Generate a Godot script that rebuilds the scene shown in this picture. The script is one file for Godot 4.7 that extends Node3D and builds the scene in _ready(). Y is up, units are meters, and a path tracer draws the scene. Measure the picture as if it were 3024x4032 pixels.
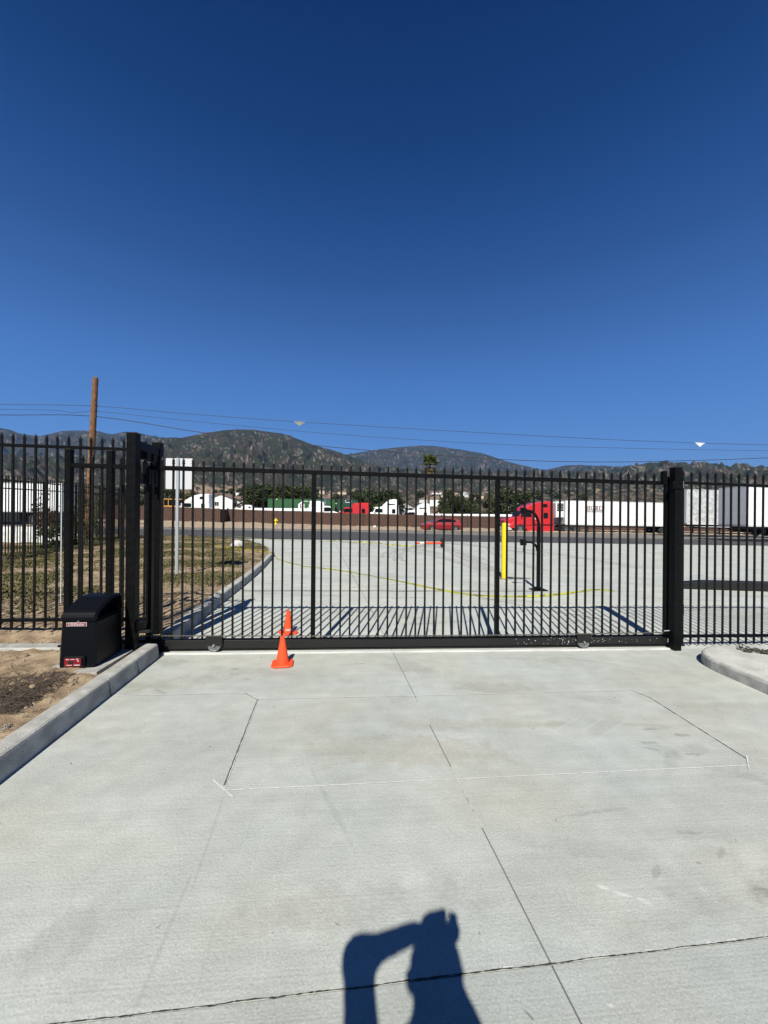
extends Node3D
# A slatted steel sliding gate across a concrete driveway; a street with parked trucks and dry mountains beyond.
# x runs along the gate and the street, -z leads through the gate, y is up, metres. The ground falls gently to the right.

const RIDGE_NEAR = [Vector2(-75, 0.09), Vector2(-39.57, 0.0963), Vector2(-35.91, 0.1002), Vector2(-31.8, 0.1097), Vector2(-28.64, 0.1273), Vector2(-26.04, 0.1486), Vector2(-24.73, 0.16), Vector2(-23.54, 0.1633), Vector2(-22.59, 0.1641), Vector2(-21.31, 0.1709), Vector2(-20.04, 0.1787), Vector2(-18.53, 0.1849), Vector2(-17.15, 0.1907), Vector2(-15.8, 0.1944), Vector2(-14.43, 0.1959), Vector2(-13.59, 0.1963), Vector2(-11.99, 0.1941), Vector2(-9.93, 0.1915), Vector2(-8.66, 0.187), Vector2(-7.82, 0.1809), Vector2(-6.53, 0.1727), Vector2(-5.42, 0.1665), Vector2(-3.51, 0.1586), Vector2(-1.72, 0.1499), Vector2(-0.58, 0.1434), Vector2(2.72, 0.1208), Vector2(6.77, 0.1108), Vector2(12.78, 0.1036), Vector2(22.37, 0.0966), Vector2(31.05, 0.0921), Vector2(35.21, 0.0953), Vector2(37.56, 0.1012), Vector2(38.68, 0.1045), Vector2(39.92, 0.1065), Vector2(41.12, 0.1044), Vector2(42.45, 0.0998), Vector2(43.82, 0.0987), Vector2(45.17, 0.0933), Vector2(47.11, 0.0856), Vector2(49.04, 0.0796), Vector2(85, 0.08)]
const RIDGE_FAR = [Vector2(-75, 0.14), Vector2(-39.59, 0.1476), Vector2(-38.86, 0.1464), Vector2(-37.99, 0.1411), Vector2(-37.11, 0.1402), Vector2(-36.43, 0.1403), Vector2(-35.77, 0.1451), Vector2(-34.67, 0.154), Vector2(-33.81, 0.1575), Vector2(-32.34, 0.1608), Vector2(-31.34, 0.1622), Vector2(-30, 0.1579), Vector2(-28.7, 0.1664), Vector2(-27.52, 0.1679), Vector2(-26.04, 0.1629), Vector2(-23.54, 0.1579), Vector2(-16.49, 0.1518), Vector2(-7.23, 0.1376), Vector2(-0.58, 0.1434), Vector2(0.55, 0.1484), Vector2(2.03, 0.1536), Vector2(4.05, 0.1599), Vector2(6.74, 0.1649), Vector2(9.76, 0.1695), Vector2(12.09, 0.1679), Vector2(15.38, 0.1587), Vector2(18.61, 0.1481), Vector2(22.18, 0.1244), Vector2(23.4, 0.1185), Vector2(24.84, 0.1115), Vector2(26.26, 0.1036), Vector2(27.01, 0.1021), Vector2(28.21, 0.1058), Vector2(29.33, 0.1105), Vector2(31.04, 0.1111), Vector2(32.8, 0.1077), Vector2(35.41, 0.1037), Vector2(37.56, 0.0992), Vector2(40.86, 0.0902), Vector2(49.04, 0.0695), Vector2(85, 0.08)]
const FENCE_FOOT = [Vector2(-80, 1.3), Vector2(-24.6, .315), Vector2(-12.8, -.08), Vector2(.2, -.42), Vector2(14.9, -.66), Vector2(21.5, -.73), Vector2(60, -1.15)]
const GATE_Z = -4.73

var rng := RandomNumberGenerator.new()
var used := {}
var mats := {}

# ---------------------------------------------------------------- mesh building
class MB:
	var v := PackedVector3Array()
	var n := PackedVector3Array()
	var c := PackedColorArray()
	var u := PackedVector2Array()
	var col := Color.WHITE
	var xf := Transform3D.IDENTITY

	func vert(p: Vector3, nn: Vector3, t := Vector2.ZERO):
		v.append(xf * p); n.append((xf.basis * nn).normalized()); c.append(col); u.append(t)

	func tri(a: Vector3, b: Vector3, d: Vector3):
		var nn := (b - a).cross(d - a).normalized()
		vert(a, nn); vert(d, nn); vert(b, nn)

	func quad(a: Vector3, b: Vector3, d: Vector3, e: Vector3):
		tri(a, b, d); tri(a, d, e)

	func oquad(a: Vector3, b: Vector3, d: Vector3, e: Vector3, out: Vector3):
		if (b - a).cross(d - a).dot(out) + (d - a).cross(e - a).dot(out) >= 0: quad(a, b, d, e)
		else: quad(e, d, b, a)

	func otri(a: Vector3, b: Vector3, d: Vector3, out: Vector3):
		if (b - a).cross(d - a).dot(out) >= 0: tri(a, b, d)
		else: tri(d, b, a)

	func box(at: Vector3, size: Vector3, bs := Basis.IDENTITY):
		var h := size / 2
		for ax in 3:
			for s in [-1.0, 1.0]:
				var o := Vector3.ZERO; o[ax] = s * h[ax]
				var p := Vector3.ZERO; p[(ax + 1) % 3] = h[(ax + 1) % 3]
				var q := Vector3.ZERO; q[(ax + 2) % 3] = h[(ax + 2) % 3]
				oquad(at + bs * (o - p - q), at + bs * (o + p - q), at + bs * (o + p + q), at + bs * (o - p + q), bs * o)

	func cbox(at: Vector3, size: Vector3, bv: float, bs := Basis.IDENTITY):
		var h := size / 2
		for ax in 3:
			var y := (ax + 1) % 3
			var z := (ax + 2) % 3
			for s in [-1.0, 1.0]:
				var o := Vector3.ZERO; o[ax] = s * h[ax]
				var p := Vector3.ZERO; p[y] = h[y] - bv
				var q := Vector3.ZERO; q[z] = h[z] - bv
				oquad(at + bs * (o - p - q), at + bs * (o + p - q), at + bs * (o + p + q), at + bs * (o - p + q), bs * o)
				for t in [-1.0, 1.0]:
					var a := Vector3.ZERO; a[ax] = s * h[ax]; a[y] = t * (h[y] - bv)
					var b := Vector3.ZERO; b[ax] = s * (h[ax] - bv); b[y] = t * h[y]
					oquad(at + bs * (a - q), at + bs * (a + q), at + bs * (b + q), at + bs * (b - q), bs * (a + b))
		for sx in [-1.0, 1.0]:
			for sy in [-1.0, 1.0]:
				for sz in [-1.0, 1.0]:
					var k := Vector3(sx, sy, sz)
					var i := h - Vector3.ONE * bv
					otri(at + bs * (k * Vector3(h.x, i.y, i.z)), at + bs * (k * Vector3(i.x, h.y, i.z)), at + bs * (k * Vector3(i.x, i.y, h.z)), bs * k)

	func bar(a: Vector3, b: Vector3, w: float, h: float, bv := 0.0):
		var f := (b - a).normalized()
		var up := Vector3.UP if absf(f.y) < .9 else Vector3.BACK
		var s := f.cross(up).normalized()
		var bs := Basis(f, s.cross(f), s)
		if bv > 0: cbox((a + b) / 2, Vector3((b - a).length(), h, w), bv, bs)
		else: box((a + b) / 2, Vector3((b - a).length(), h, w), bs)

	# a polygon in x, y drawn out from z0 to z1, its rims chamfered by bv
	func prism(poly: PackedVector2Array, z0: float, z1: float, bv := 0.0, taper := 0.0, taper_from := 0.0, under := 0.0):
		var q := poly.duplicate()
		if Geometry2D.is_polygon_clockwise(q): q.reverse()
		var m := q.size()
		var ins := q.duplicate()
		if bv > 0:
			for i in m:
				var e1 := (q[i] - q[(i + m - 1) % m]).normalized()
				var e2 := (q[(i + 1) % m] - q[i]).normalized()
				var w := Vector2(-e1.y, e1.x) + Vector2(-e2.y, e2.x)
				ins[i] = q[i] + w.normalized() * bv / maxf(.4, w.length() / 2)
		var idx := Geometry2D.triangulate_polygon(ins)
		var lean := func(p: Vector2, z: float) -> Vector3:
			return Vector3(p.x, p.y, z - signf(z - (z0 + z1) / 2) * (taper * maxf(0, p.y - taper_from) + under * maxf(0, taper_from - p.y)))
		for i in range(0, idx.size(), 3):
			otri(lean.call(ins[idx[i]], z1), lean.call(ins[idx[i + 1]], z1), lean.call(ins[idx[i + 2]], z1), Vector3.BACK)
			otri(lean.call(ins[idx[i]], z0), lean.call(ins[idx[i + 1]], z0), lean.call(ins[idx[i + 2]], z0), Vector3.FORWARD)
		for i in m:
			var j := (i + 1) % m
			var e := q[j] - q[i]
			var out := Vector3(e.y, -e.x, 0)
			oquad(lean.call(q[i], z0 + bv), lean.call(q[j], z0 + bv), lean.call(q[j], z1 - bv), lean.call(q[i], z1 - bv), out)
			if bv > 0:
				oquad(lean.call(q[i], z1 - bv), lean.call(q[j], z1 - bv), lean.call(ins[j], z1), lean.call(ins[i], z1), out.normalized() + Vector3.BACK)
				oquad(lean.call(q[i], z0 + bv), lean.call(q[j], z0 + bv), lean.call(ins[j], z0), lean.call(ins[i], z0), out.normalized() + Vector3.FORWARD)

	# profile points are (radius, height), turned about the y axis; listed from the bottom up
	func lathe(prof: Array, segs: int):
		for k in prof.size() - 1:
			var a: Vector2 = prof[k]
			var b: Vector2 = prof[k + 1]
			var d := (b - a).normalized()
			for i in segs:
				var t0 := TAU * i / segs
				var t1 := TAU * (i + 1) / segs
				var r0 := Vector3(cos(t0), 0, sin(t0))
				var r1 := Vector3(cos(t1), 0, sin(t1))
				var n0 := r0 * d.y + Vector3(0, -d.x, 0)
				var n1 := r1 * d.y + Vector3(0, -d.x, 0)
				var p := [r0 * a.x + Vector3(0, a.y, 0), r1 * a.x + Vector3(0, a.y, 0), r1 * b.x + Vector3(0, b.y, 0), r0 * b.x + Vector3(0, b.y, 0)]
				if a.x > 1e-5:
					vert(p[0], n0); vert(p[1], n1); vert(p[2], n1)
				if b.x > 1e-5:
					vert(p[0], n0); vert(p[2], n1); vert(p[3], n0)

	func tube(pts: Array, rad, segs := 6, closed := false):
		var m := pts.size()
		var rings := []
		var side := Vector3.ZERO
		for i in m:
			var f: Vector3 = (pts[(i + 1) % m] if i < m - 1 or closed else pts[i]) - (pts[(i + m - 1) % m] if i > 0 or closed else pts[i])
			f = f.normalized()
			if side == Vector3.ZERO: side = f.cross(Vector3.UP if absf(f.y) < .9 else Vector3.RIGHT).normalized()
			side = (side - f * side.dot(f)).normalized()
			var up := side.cross(f)
			var r: float = rad if rad is float else rad[i]
			var ring := []
			for k in segs:
				var d := side * cos(TAU * k / segs) + up * sin(TAU * k / segs)
				ring.append([pts[i] + d * r, d])
			rings.append(ring)
		for i in (m if closed else m - 1):
			var a: Array = rings[i]
			var b: Array = rings[(i + 1) % m]
			for k in segs:
				var l := (k + 1) % segs
				vert(a[k][0], a[k][1]); vert(a[l][0], a[l][1]); vert(b[l][0], b[l][1])
				vert(a[k][0], a[k][1]); vert(b[l][0], b[l][1]); vert(b[k][0], b[k][1])
		if not closed:
			for e in [0, m - 1]:
				var o: Vector3 = pts[e] - pts[1 if e == 0 else m - 2]
				for k in range(1, segs - 1): otri(rings[e][0][0], rings[e][k][0], rings[e][k + 1][0], o)

	# a lumpy closed stone
	func stone(at: Vector3, size: Vector3, noise: FastNoiseLite, off: float, rings := 7, segs := 10):
		var pt := func(i: int, k: int) -> Vector3:
			var t := PI * i / rings
			var d := Vector3(sin(t) * cos(TAU * k / segs), cos(t), sin(t) * sin(TAU * k / segs))
			return at + d * size * (1.0 + .45 * noise.get_noise_3d(d.x * 60 + off, d.y * 60, d.z * 60))
		for i in rings:
			for k in segs:
				var a: Vector3 = pt.call(i, k)
				var b: Vector3 = pt.call(i, (k + 1) % segs)
				var d: Vector3 = pt.call(i + 1, (k + 1) % segs)
				var e: Vector3 = pt.call(i + 1, k)
				if i > 0: otri(a, b, d, a - at)
				if i < rings - 1: otri(a, d, e, d - at)

	func mesh() -> ArrayMesh:
		var arr := []
		arr.resize(Mesh.ARRAY_MAX)
		arr[Mesh.ARRAY_VERTEX] = v; arr[Mesh.ARRAY_NORMAL] = n; arr[Mesh.ARRAY_COLOR] = c; arr[Mesh.ARRAY_TEX_UV] = u
		var m := ArrayMesh.new()
		m.add_surface_from_arrays(Mesh.PRIMITIVE_TRIANGLES, arr)
		return m

# ---------------------------------------------------------------- nodes
func numbered(called: String) -> String:
	used[called] = used.get(called, -1) + 1
	return called if used[called] == 0 else "%s_%03d" % [called, used[called]]

func tag(o: Node, label := "", category := "", group := "", kind := ""):
	if label: o.set_meta("label", label)
	if category: o.set_meta("category", category)
	if group: o.set_meta("group", group)
	if kind: o.set_meta("kind", kind)
	return o

func base(called: String, label: String, category: String, at := Vector3.ZERO, turn := 0.0, group := "", kind := "") -> Node3D:
	var o := Node3D.new()
	o.name = numbered(called)
	add_child(o)
	o.position = at; o.rotation.y = turn
	tag(o, label, category, group, kind)
	return o

func put(called: String, shape, m: Material, parent: Node = null, kind := "") -> MeshInstance3D:
	var o := MeshInstance3D.new()
	o.mesh = shape.mesh() if shape is MB else shape
	o.material_override = m
	if parent == null:
		o.name = numbered(called); add_child(o)
	else:
		o.name = called; parent.add_child(o, true)
	if kind: o.set_meta("kind", kind)
	return o

func copy(o: Node3D, label: String, at: Vector3, turn := 0.0) -> Node3D:
	var r: Node3D = o.duplicate()
	r.name = numbered(String(o.name).rstrip("_0123456789"))
	add_child(r)
	r.position = at; r.rotation.y = turn
	r.set_meta("label", label)
	return r

# ---------------------------------------------------------------- materials (colours given as linear base colours)
func lin(r: float, g: float, b: float) -> Color:
	return Color(r, g, b).linear_to_srgb()

func mat(key: String, colour := Color.WHITE, rough := .8, metal := 0.0) -> StandardMaterial3D:
	if not mats.has(key):
		var m := StandardMaterial3D.new()
		m.albedo_color = colour.linear_to_srgb(); m.roughness = rough; m.metallic = metal
		mats[key] = m
	return mats[key]

func noise(kind: int, freq: float, octaves: int, sd: int) -> FastNoiseLite:
	var f := FastNoiseLite.new()
	f.noise_type = kind; f.frequency = freq; f.fractal_octaves = octaves; f.seed = sd
	return f

func noise_tex(size: int, freq: float, octaves: int, sd: int, ramp: Array, normal := 0.0, kind := FastNoiseLite.TYPE_SIMPLEX_SMOOTH) -> NoiseTexture2D:
	var t := NoiseTexture2D.new()
	t.width = size; t.height = size; t.seamless = true
	t.noise = noise(kind, freq, octaves, sd)
	if normal > 0: t.as_normal_map = true; t.bump_strength = normal
	else:
		var g := Gradient.new()
		g.offsets = PackedFloat32Array(ramp.map(func(e): return e[0]))
		g.colors = PackedColorArray(ramp.map(func(e): return e[1]))
		t.color_ramp = g
	return t

# a material with a mottled colour (a world-space texture) and a fine bump
func rough_mat(key: String, a: Color, b: Color, metres: float, rough: float, bump: NoiseTexture2D, bump_scale: float, sd: int, spread := .25) -> StandardMaterial3D:
	var m := mat(key, Color.WHITE, rough)
	m.albedo_texture = noise_tex(256, .018, 5, sd, [[.5 - spread, a.linear_to_srgb()], [.5 + spread, b.linear_to_srgb()]])
	m.uv1_triplanar = true; m.uv1_world_triplanar = true
	m.uv1_scale = Vector3.ONE / metres
	if bump: m.normal_enabled = true; m.normal_texture = bump; m.normal_scale = bump_scale
	return m

# ---------------------------------------------------------------- the lie of the land
func lerp_list(l: Array, x: float) -> float:
	if x <= l[0].x: return l[0].y
	for i in range(1, l.size()):
		if x <= l[i].x:
			return lerpf(l[i - 1].y, l[i].y, (x - l[i - 1].x) / (l[i].x - l[i - 1].x))
	return l[-1].y

func gy(x: float, z: float) -> float:
	var w := -z
	var h := .0106 * w
	if w >= 5.5:
		h = .0583 + .0106 * (w - 5.5) - .022 * (w - 5.5) ** 2 / 7 if w < 9 else .0569 - .0114 * (minf(w, 46) - 9)
	h -= .0115 * clampf(x, -90, 90)
	if w > 46: h = lerpf(h, lerp_list(FENCE_FOOT, x), clampf((w - 46) / 9, 0, 1))
	if w > 70: h = lerpf(h, -.4, clampf((w - 70) / 30, 0, 1))
	return h

const KERB_FAR = [Vector2(-2.12, -4.95), Vector2(-2.16, -5.6), Vector2(-2.19, -6.2), Vector2(-2.21, -7), Vector2(-2.26, -8.3), Vector2(-2.36, -10), Vector2(-2.48, -11.5), Vector2(-2.66, -13.3), Vector2(-2.85, -14.9), Vector2(-3.12, -16.2), Vector2(-3.5, -17.5), Vector2(-4.35, -19.8), Vector2(-5.5, -22.1), Vector2(-7.2, -24.0), Vector2(-9.2, -24.9), Vector2(-12, -25.35), Vector2(-20, -25.5), Vector2(-60, -25.5)]

func kerb_x(z: float) -> float:      # the driveway's left edge
	if z > -4.95: return -2.1 + .004 * (z + 4.5)
	for i in range(1, KERB_FAR.size()):
		if z >= KERB_FAR[i].y:
			return lerpf(KERB_FAR[i - 1].x, KERB_FAR[i].x, (z - KERB_FAR[i - 1].y) / (KERB_FAR[i].y - KERB_FAR[i - 1].y))
	return -60.0

# a sheet over a grid of x and z lines; pos(x index, z index) gives the points
func sheet(nx: int, nz: int, pos: Callable, uvs: Callable, colour = null) -> ArrayMesh:
	var v := PackedVector3Array(); var c := PackedColorArray(); var u := PackedVector2Array(); var id := PackedInt32Array()
	for j in nz + 1:
		for i in nx + 1:
			var p: Vector3 = pos.call(i, j)
			v.append(p); u.append(uvs.call(p))
			c.append(colour.call(p) if colour != null else Color.WHITE)
	var n := PackedVector3Array()
	n.resize(v.size())
	for j in nz:
		for i in nx:
			var a := j * (nx + 1) + i
			var b := a + 1
			var d := a + nx + 1
			var e := d + 1
			var f := (v[b] - v[a]).cross(v[d] - v[a])
			if f.y > 0: id.append_array([a, d, b, b, d, e])
			else: id.append_array([a, b, d, b, e, d])
			f = (v[e] - v[a]).cross(v[d] - v[b])
			if f.y < 0: f = -f
			n[a] += f; n[b] += f; n[d] += f; n[e] += f
	for i in n.size(): n[i] = n[i].normalized()
	var arr := []
	arr.resize(Mesh.ARRAY_MAX)
	arr[Mesh.ARRAY_VERTEX] = v; arr[Mesh.ARRAY_NORMAL] = n; arr[Mesh.ARRAY_COLOR] = c; arr[Mesh.ARRAY_TEX_UV] = u; arr[Mesh.ARRAY_INDEX] = id
	var m := ArrayMesh.new()
	m.add_surface_from_arrays(Mesh.PRIMITIVE_TRIANGLES, arr)
	return m

# a concrete slab between four corners in x, z (near left, near right, far right, far left) with edges that drop into the joints
func slab(parent: Node, q: Array, nx: int, nz: int, m: Material, uvs: Callable):
	var top := func(i: int, j: int) -> Vector3:
		var a: Vector2 = q[0].lerp(q[1], float(i) / nx)
		var b: Vector2 = q[3].lerp(q[2], float(i) / nx)
		var p := a.lerp(b, float(j) / nz)
		return Vector3(p.x, gy(p.x, p.y), p.y)
	put("concrete_slab", sheet(nx, nz, top, uvs), m, parent)
	var mb := MB.new()
	var rim := [[], [], [], []]
	for i in nx + 1: rim[0].append(top.call(i, 0)); rim[2].append(top.call(nx - i, nz))
	for j in nz + 1: rim[1].append(top.call(nx, j)); rim[3].append(top.call(0, nz - j))
	for r in rim:
		for i in r.size() - 1:
			mb.quad(r[i], r[i] - Vector3(0, .05, 0), r[i + 1] - Vector3(0, .05, 0), r[i + 1])
	put("slab_edge", mb, m, parent)

# a thin ribbon lying on the ground along points in x, z
func ribbon(pts: Array, width: float, lift: float, wob := 0.0, step := .06) -> MB:
	var mb := MB.new()
	for k in pts.size() - 1:
		var a: Vector2 = pts[k]
		var b: Vector2 = pts[k + 1]
		var m := maxi(1, int(a.distance_to(b) / step))
		var s := (b - a).normalized().orthogonal()
		var last := []
		for i in m + 1:
			var w := width * (1 + wob * rng.randf_range(-1, 1)) / 2
			var o := s * wob * width * .25 * rng.randf_range(-1, 1)
			var p := a.lerp(b, float(i) / m) + o
			var l := p + s * w
			var r := p - s * w
			var cur := [Vector3(l.x, gy(l.x, l.y) + lift, l.y), Vector3(r.x, gy(r.x, r.y) + lift, r.y)]
			if i > 0: mb.oquad(last[0], last[1], cur[1], cur[0], Vector3.UP)
			last = cur
	return mb

func text(called: String, words: String, size: float, m: Material, parent: Node, at: Vector3, depth := .004, font := "Droid Sans", bold := true, bs := Basis.IDENTITY, width := 0.0) -> MeshInstance3D:
	var f := SystemFont.new()
	f.font_names = PackedStringArray([font])
	f.font_weight = 700 if bold else 400
	var t := TextMesh.new()
	t.font = f; t.text = words; t.font_size = 32; t.pixel_size = size / 32 * 1.35; t.depth = depth
	var o := put(called, t, m, parent)
	if width > 0:
		var w := t.get_aabb().size.x
		if w > 0: bs = bs * Basis.from_scale(Vector3(width / w, 1, 1))
	o.transform = Transform3D(bs, at)
	return o

# ---------------------------------------------------------------- materials of the place
func concrete_image(w: int, h: int, near: bool) -> ImageTexture:
	var big := noise(FastNoiseLite.TYPE_SIMPLEX_SMOOTH, .02, 4, 11 if near else 31).get_seamless_image(256, 256)
	big.resize(w, h, Image.INTERPOLATE_CUBIC)
	var tint := noise(FastNoiseLite.TYPE_SIMPLEX_SMOOTH, .012, 3, 12 if near else 32).get_seamless_image(256, 256)
	tint.resize(w, h, Image.INTERPOLATE_CUBIC)
	var streak := noise(FastNoiseLite.TYPE_SIMPLEX_SMOOTH, .09, 3, 13 if near else 33).get_seamless_image(64, 512)
	streak.resize(w, h, Image.INTERPOLATE_CUBIC)
	var swirl := noise(FastNoiseLite.TYPE_SIMPLEX_SMOOTH, .05, 5, 14 if near else 34).get_seamless_image(512, 512)
	swirl.resize(w, h, Image.INTERPOLATE_BILINEAR)
	for im in [big, tint, streak, swirl]: im.convert(Image.FORMAT_L8)
	var a := big.get_data(); var b := tint.get_data(); var s := streak.get_data(); var g := swirl.get_data()
	var out := PackedByteArray()
	out.resize(w * h * 3)
	var seed_ := 12345
	for i in w * h:
		seed_ = (seed_ * 1103515245 + 12345) & 0x7fffffff
		var r := (seed_ >> 16) & 0xff
		var l := 183.0 + (a[i] - 128) * .06 + (s[i] - 128) * .03 + (g[i] - 128) * .055 + (r - 128) * .085
		if r > 253: l -= 34
		var t := (b[i] - 128) * .022
		out[i * 3] = clampi(int(l - 2.5 + t * .8), 0, 255)
		out[i * 3 + 1] = clampi(int(l + .6), 0, 255)
		out[i * 3 + 2] = clampi(int(l - 5.0 - t * 1.2), 0, 255)
	var im := Image.create_from_data(w, h, false, Image.FORMAT_RGB8, out)
	if near: stains(im)
	else: scuffs(im)
	return ImageTexture.create_from_image(im)

# a worn mark with a grain: an ellipse at px, py with half-axes in pixels, turned, that scales the colour there
func mark(im: Image, cx: float, cy: float, rx: float, ry: float, turn: float, strength: float, tint: Color, ns: FastNoiseLite):
	var R := maxf(rx, ry)
	for y in range(maxi(0, int(cy - R)), mini(im.get_height(), int(cy + R) + 1)):
		for x in range(maxi(0, int(cx - R)), mini(im.get_width(), int(cx + R) + 1)):
			var d := Vector2(x - cx, y - cy).rotated(-turn)
			var e := Vector2(d.x / rx, d.y / ry).length() + .55 * ns.get_noise_2d(x, y)
			if e < 1:
				var k := strength * clampf((1 - e) * 3, 0, 1) * (.75 + .5 * ns.get_noise_2d(x * 3 + 999, y * 3))
				im.set_pixel(x, y, im.get_pixel(x, y).lerp(tint, clampf(k, 0, 1)))

func stains(im: Image):
	var ns := noise(FastNoiseLite.TYPE_SIMPLEX_SMOOTH, .02, 4, 5)
	var grey := Color(.42, .42, .42)
	var at := func(x: float, z: float) -> Vector2: return Vector2((x + 2.3) / 6.4 * im.get_width(), (z + 4.8) / 5.1 * im.get_height())
	# x, z, half length, half width (metres), turn, strength
	for q in [[.35, -2.75, .8, .2, .05, .26, Color(.62, .56, .48)], [1.35, -3.05, .5, .07, .1, .14, Color(.6, .56, .5)], [2.05, -3.0, .3, .07, -.5, .16, Color(.62, .58, .52)],
			[2.35, -2.92, .07, .018, 0, .4, grey], [2.55, -2.83, .08, .02, .1, .4, grey], [2.22, -2.75, .06, .014, 0, .3, grey], [2.16, -2.68, .06, .014, .3, .35, grey], [2.42, -2.6, .07, .018, .05, .32, grey],
			[2.25, -2.65, .16, .1, .6, .14, grey], [2.5, -2.66, .14, .06, -.6, .16, grey], [2.2, -2.53, .2, .05, -.7, .14, grey], [2.6, -2.35, .2, .05, .5, .12, grey],
			[-1.2, -4.2, .06, .02, 0, .4, grey], [-1.75, -3.75, .05, .015, .4, .4, grey], [-1.68, -3.7, .05, .012, .3, .4, grey], [.12, -4.3, .07, .02, 0, .4, grey], [-1.0, -3.95, .03, .01, 0, .4, grey],
			[2.1, -4.35, .4, .07, .15, .13, Color(.6, .57, .5)], [2.8, -4.25, .35, .05, .4, .14, grey], [-.12, -2.3, .36, .02, 1.15, .12, grey], [-.71, -2.1, .4, .010, 1.5, .13, grey], [-.715, -1.6, .28, .012, 1.55, .15, grey], [1.86, -1.83, .06, .014, -.6, .22, grey], [1.82, -1.96, .09, .016, .1, .26, grey], [1.43, -2.13, .3, .015, -.1, .22, grey], [.75, -3.06, .5, .09, 0, .2, Color(.6, .55, .47)], [1.39, -3.03, .35, .05, 0, .2, Color(.6, .55, .47)],
			[1.2, -1.9, .35, .06, .2, .1, grey], [1.9, -1.95, .5, .06, .1, .1, grey], [1.9, -1.62, .09, .03, .2, .3, grey], [1.45, -1.75, .05, .02, -.7, .35, grey],
			[1.62, -1.2, .02, .012, .3, .8, Color(.16, .16, .17)], [.42, -1.62, .006, .016, .2, .7, Color(.25, .23, .22)], [-.3, -1.6, .008, .004, 0, .7, grey], [-.05, -2.05, .1, .03, .3, .18, Color(.85, .85, .84)],
			[.3, -1.75, .09, .12, 0, .3, Color(.83, .83, .82)], [.85, -2.9, .12, .05, 0, .35, Color(.84, .84, .83)], [1.15, -1.7, .03, .012, .4, .6, Color(.88, .88, .87)], [1.22, -1.66, .04, .012, .4, .6, Color(.88, .88, .87)], [1.3, -1.62, .04, .014, .6, .5, Color(.88, .88, .87)],
			[1.75, -3.03, .2, .012, -.55, .4, Color(.8, .79, .76)], [1.9, -2.98, .22, .012, -.55, .4, Color(.8, .79, .76)], [2.05, -2.93, .2, .012, -.55, .35, Color(.8, .79, .76)]]:
		var p: Vector2 = at.call(q[0], q[1])
		mark(im, p.x, p.y, q[2] * 320, q[3] * 320, q[4], q[5], q[6], ns)
	var r := RandomNumberGenerator.new()
	r.seed = 77
	for i in 70:     # chips, droppings and grit
		var p: Vector2 = at.call(r.randf_range(-2, 4), r.randf_range(-4.6, .1))
		mark(im, p.x, p.y, r.randf_range(1.5, 6), r.randf_range(1, 3), r.randf() * TAU, r.randf_range(.35, .8), Color(.3, .29, .27) if r.randf() < .7 else Color(.9, .9, .88), ns)
	for i in 46:     # soft tyre scuffs and trowel swirls
		var p: Vector2 = at.call(r.randf_range(-2, 4), r.randf_range(-4.6, .1))
		mark(im, p.x, p.y, r.randf_range(40, 210), r.randf_range(8, 46), r.randf_range(-.5, .5), r.randf_range(.08, .2), Color(.47, .45, .42) if r.randf() < .6 else Color(.86, .86, .84), ns)

func scuffs(im: Image):
	var ns := noise(FastNoiseLite.TYPE_SIMPLEX_SMOOTH, .03, 4, 6)
	var r := RandomNumberGenerator.new()
	r.seed = 78
	for i in 120:
		mark(im, r.randf() * im.get_width(), r.randf() * im.get_height(), r.randf_range(25, 130), r.randf_range(3, 9), r.randf_range(-.35, .35), r.randf_range(.1, .3), Color(.45, .44, .42) if r.randf() < .65 else Color(.84, .82, .76), ns)

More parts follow.
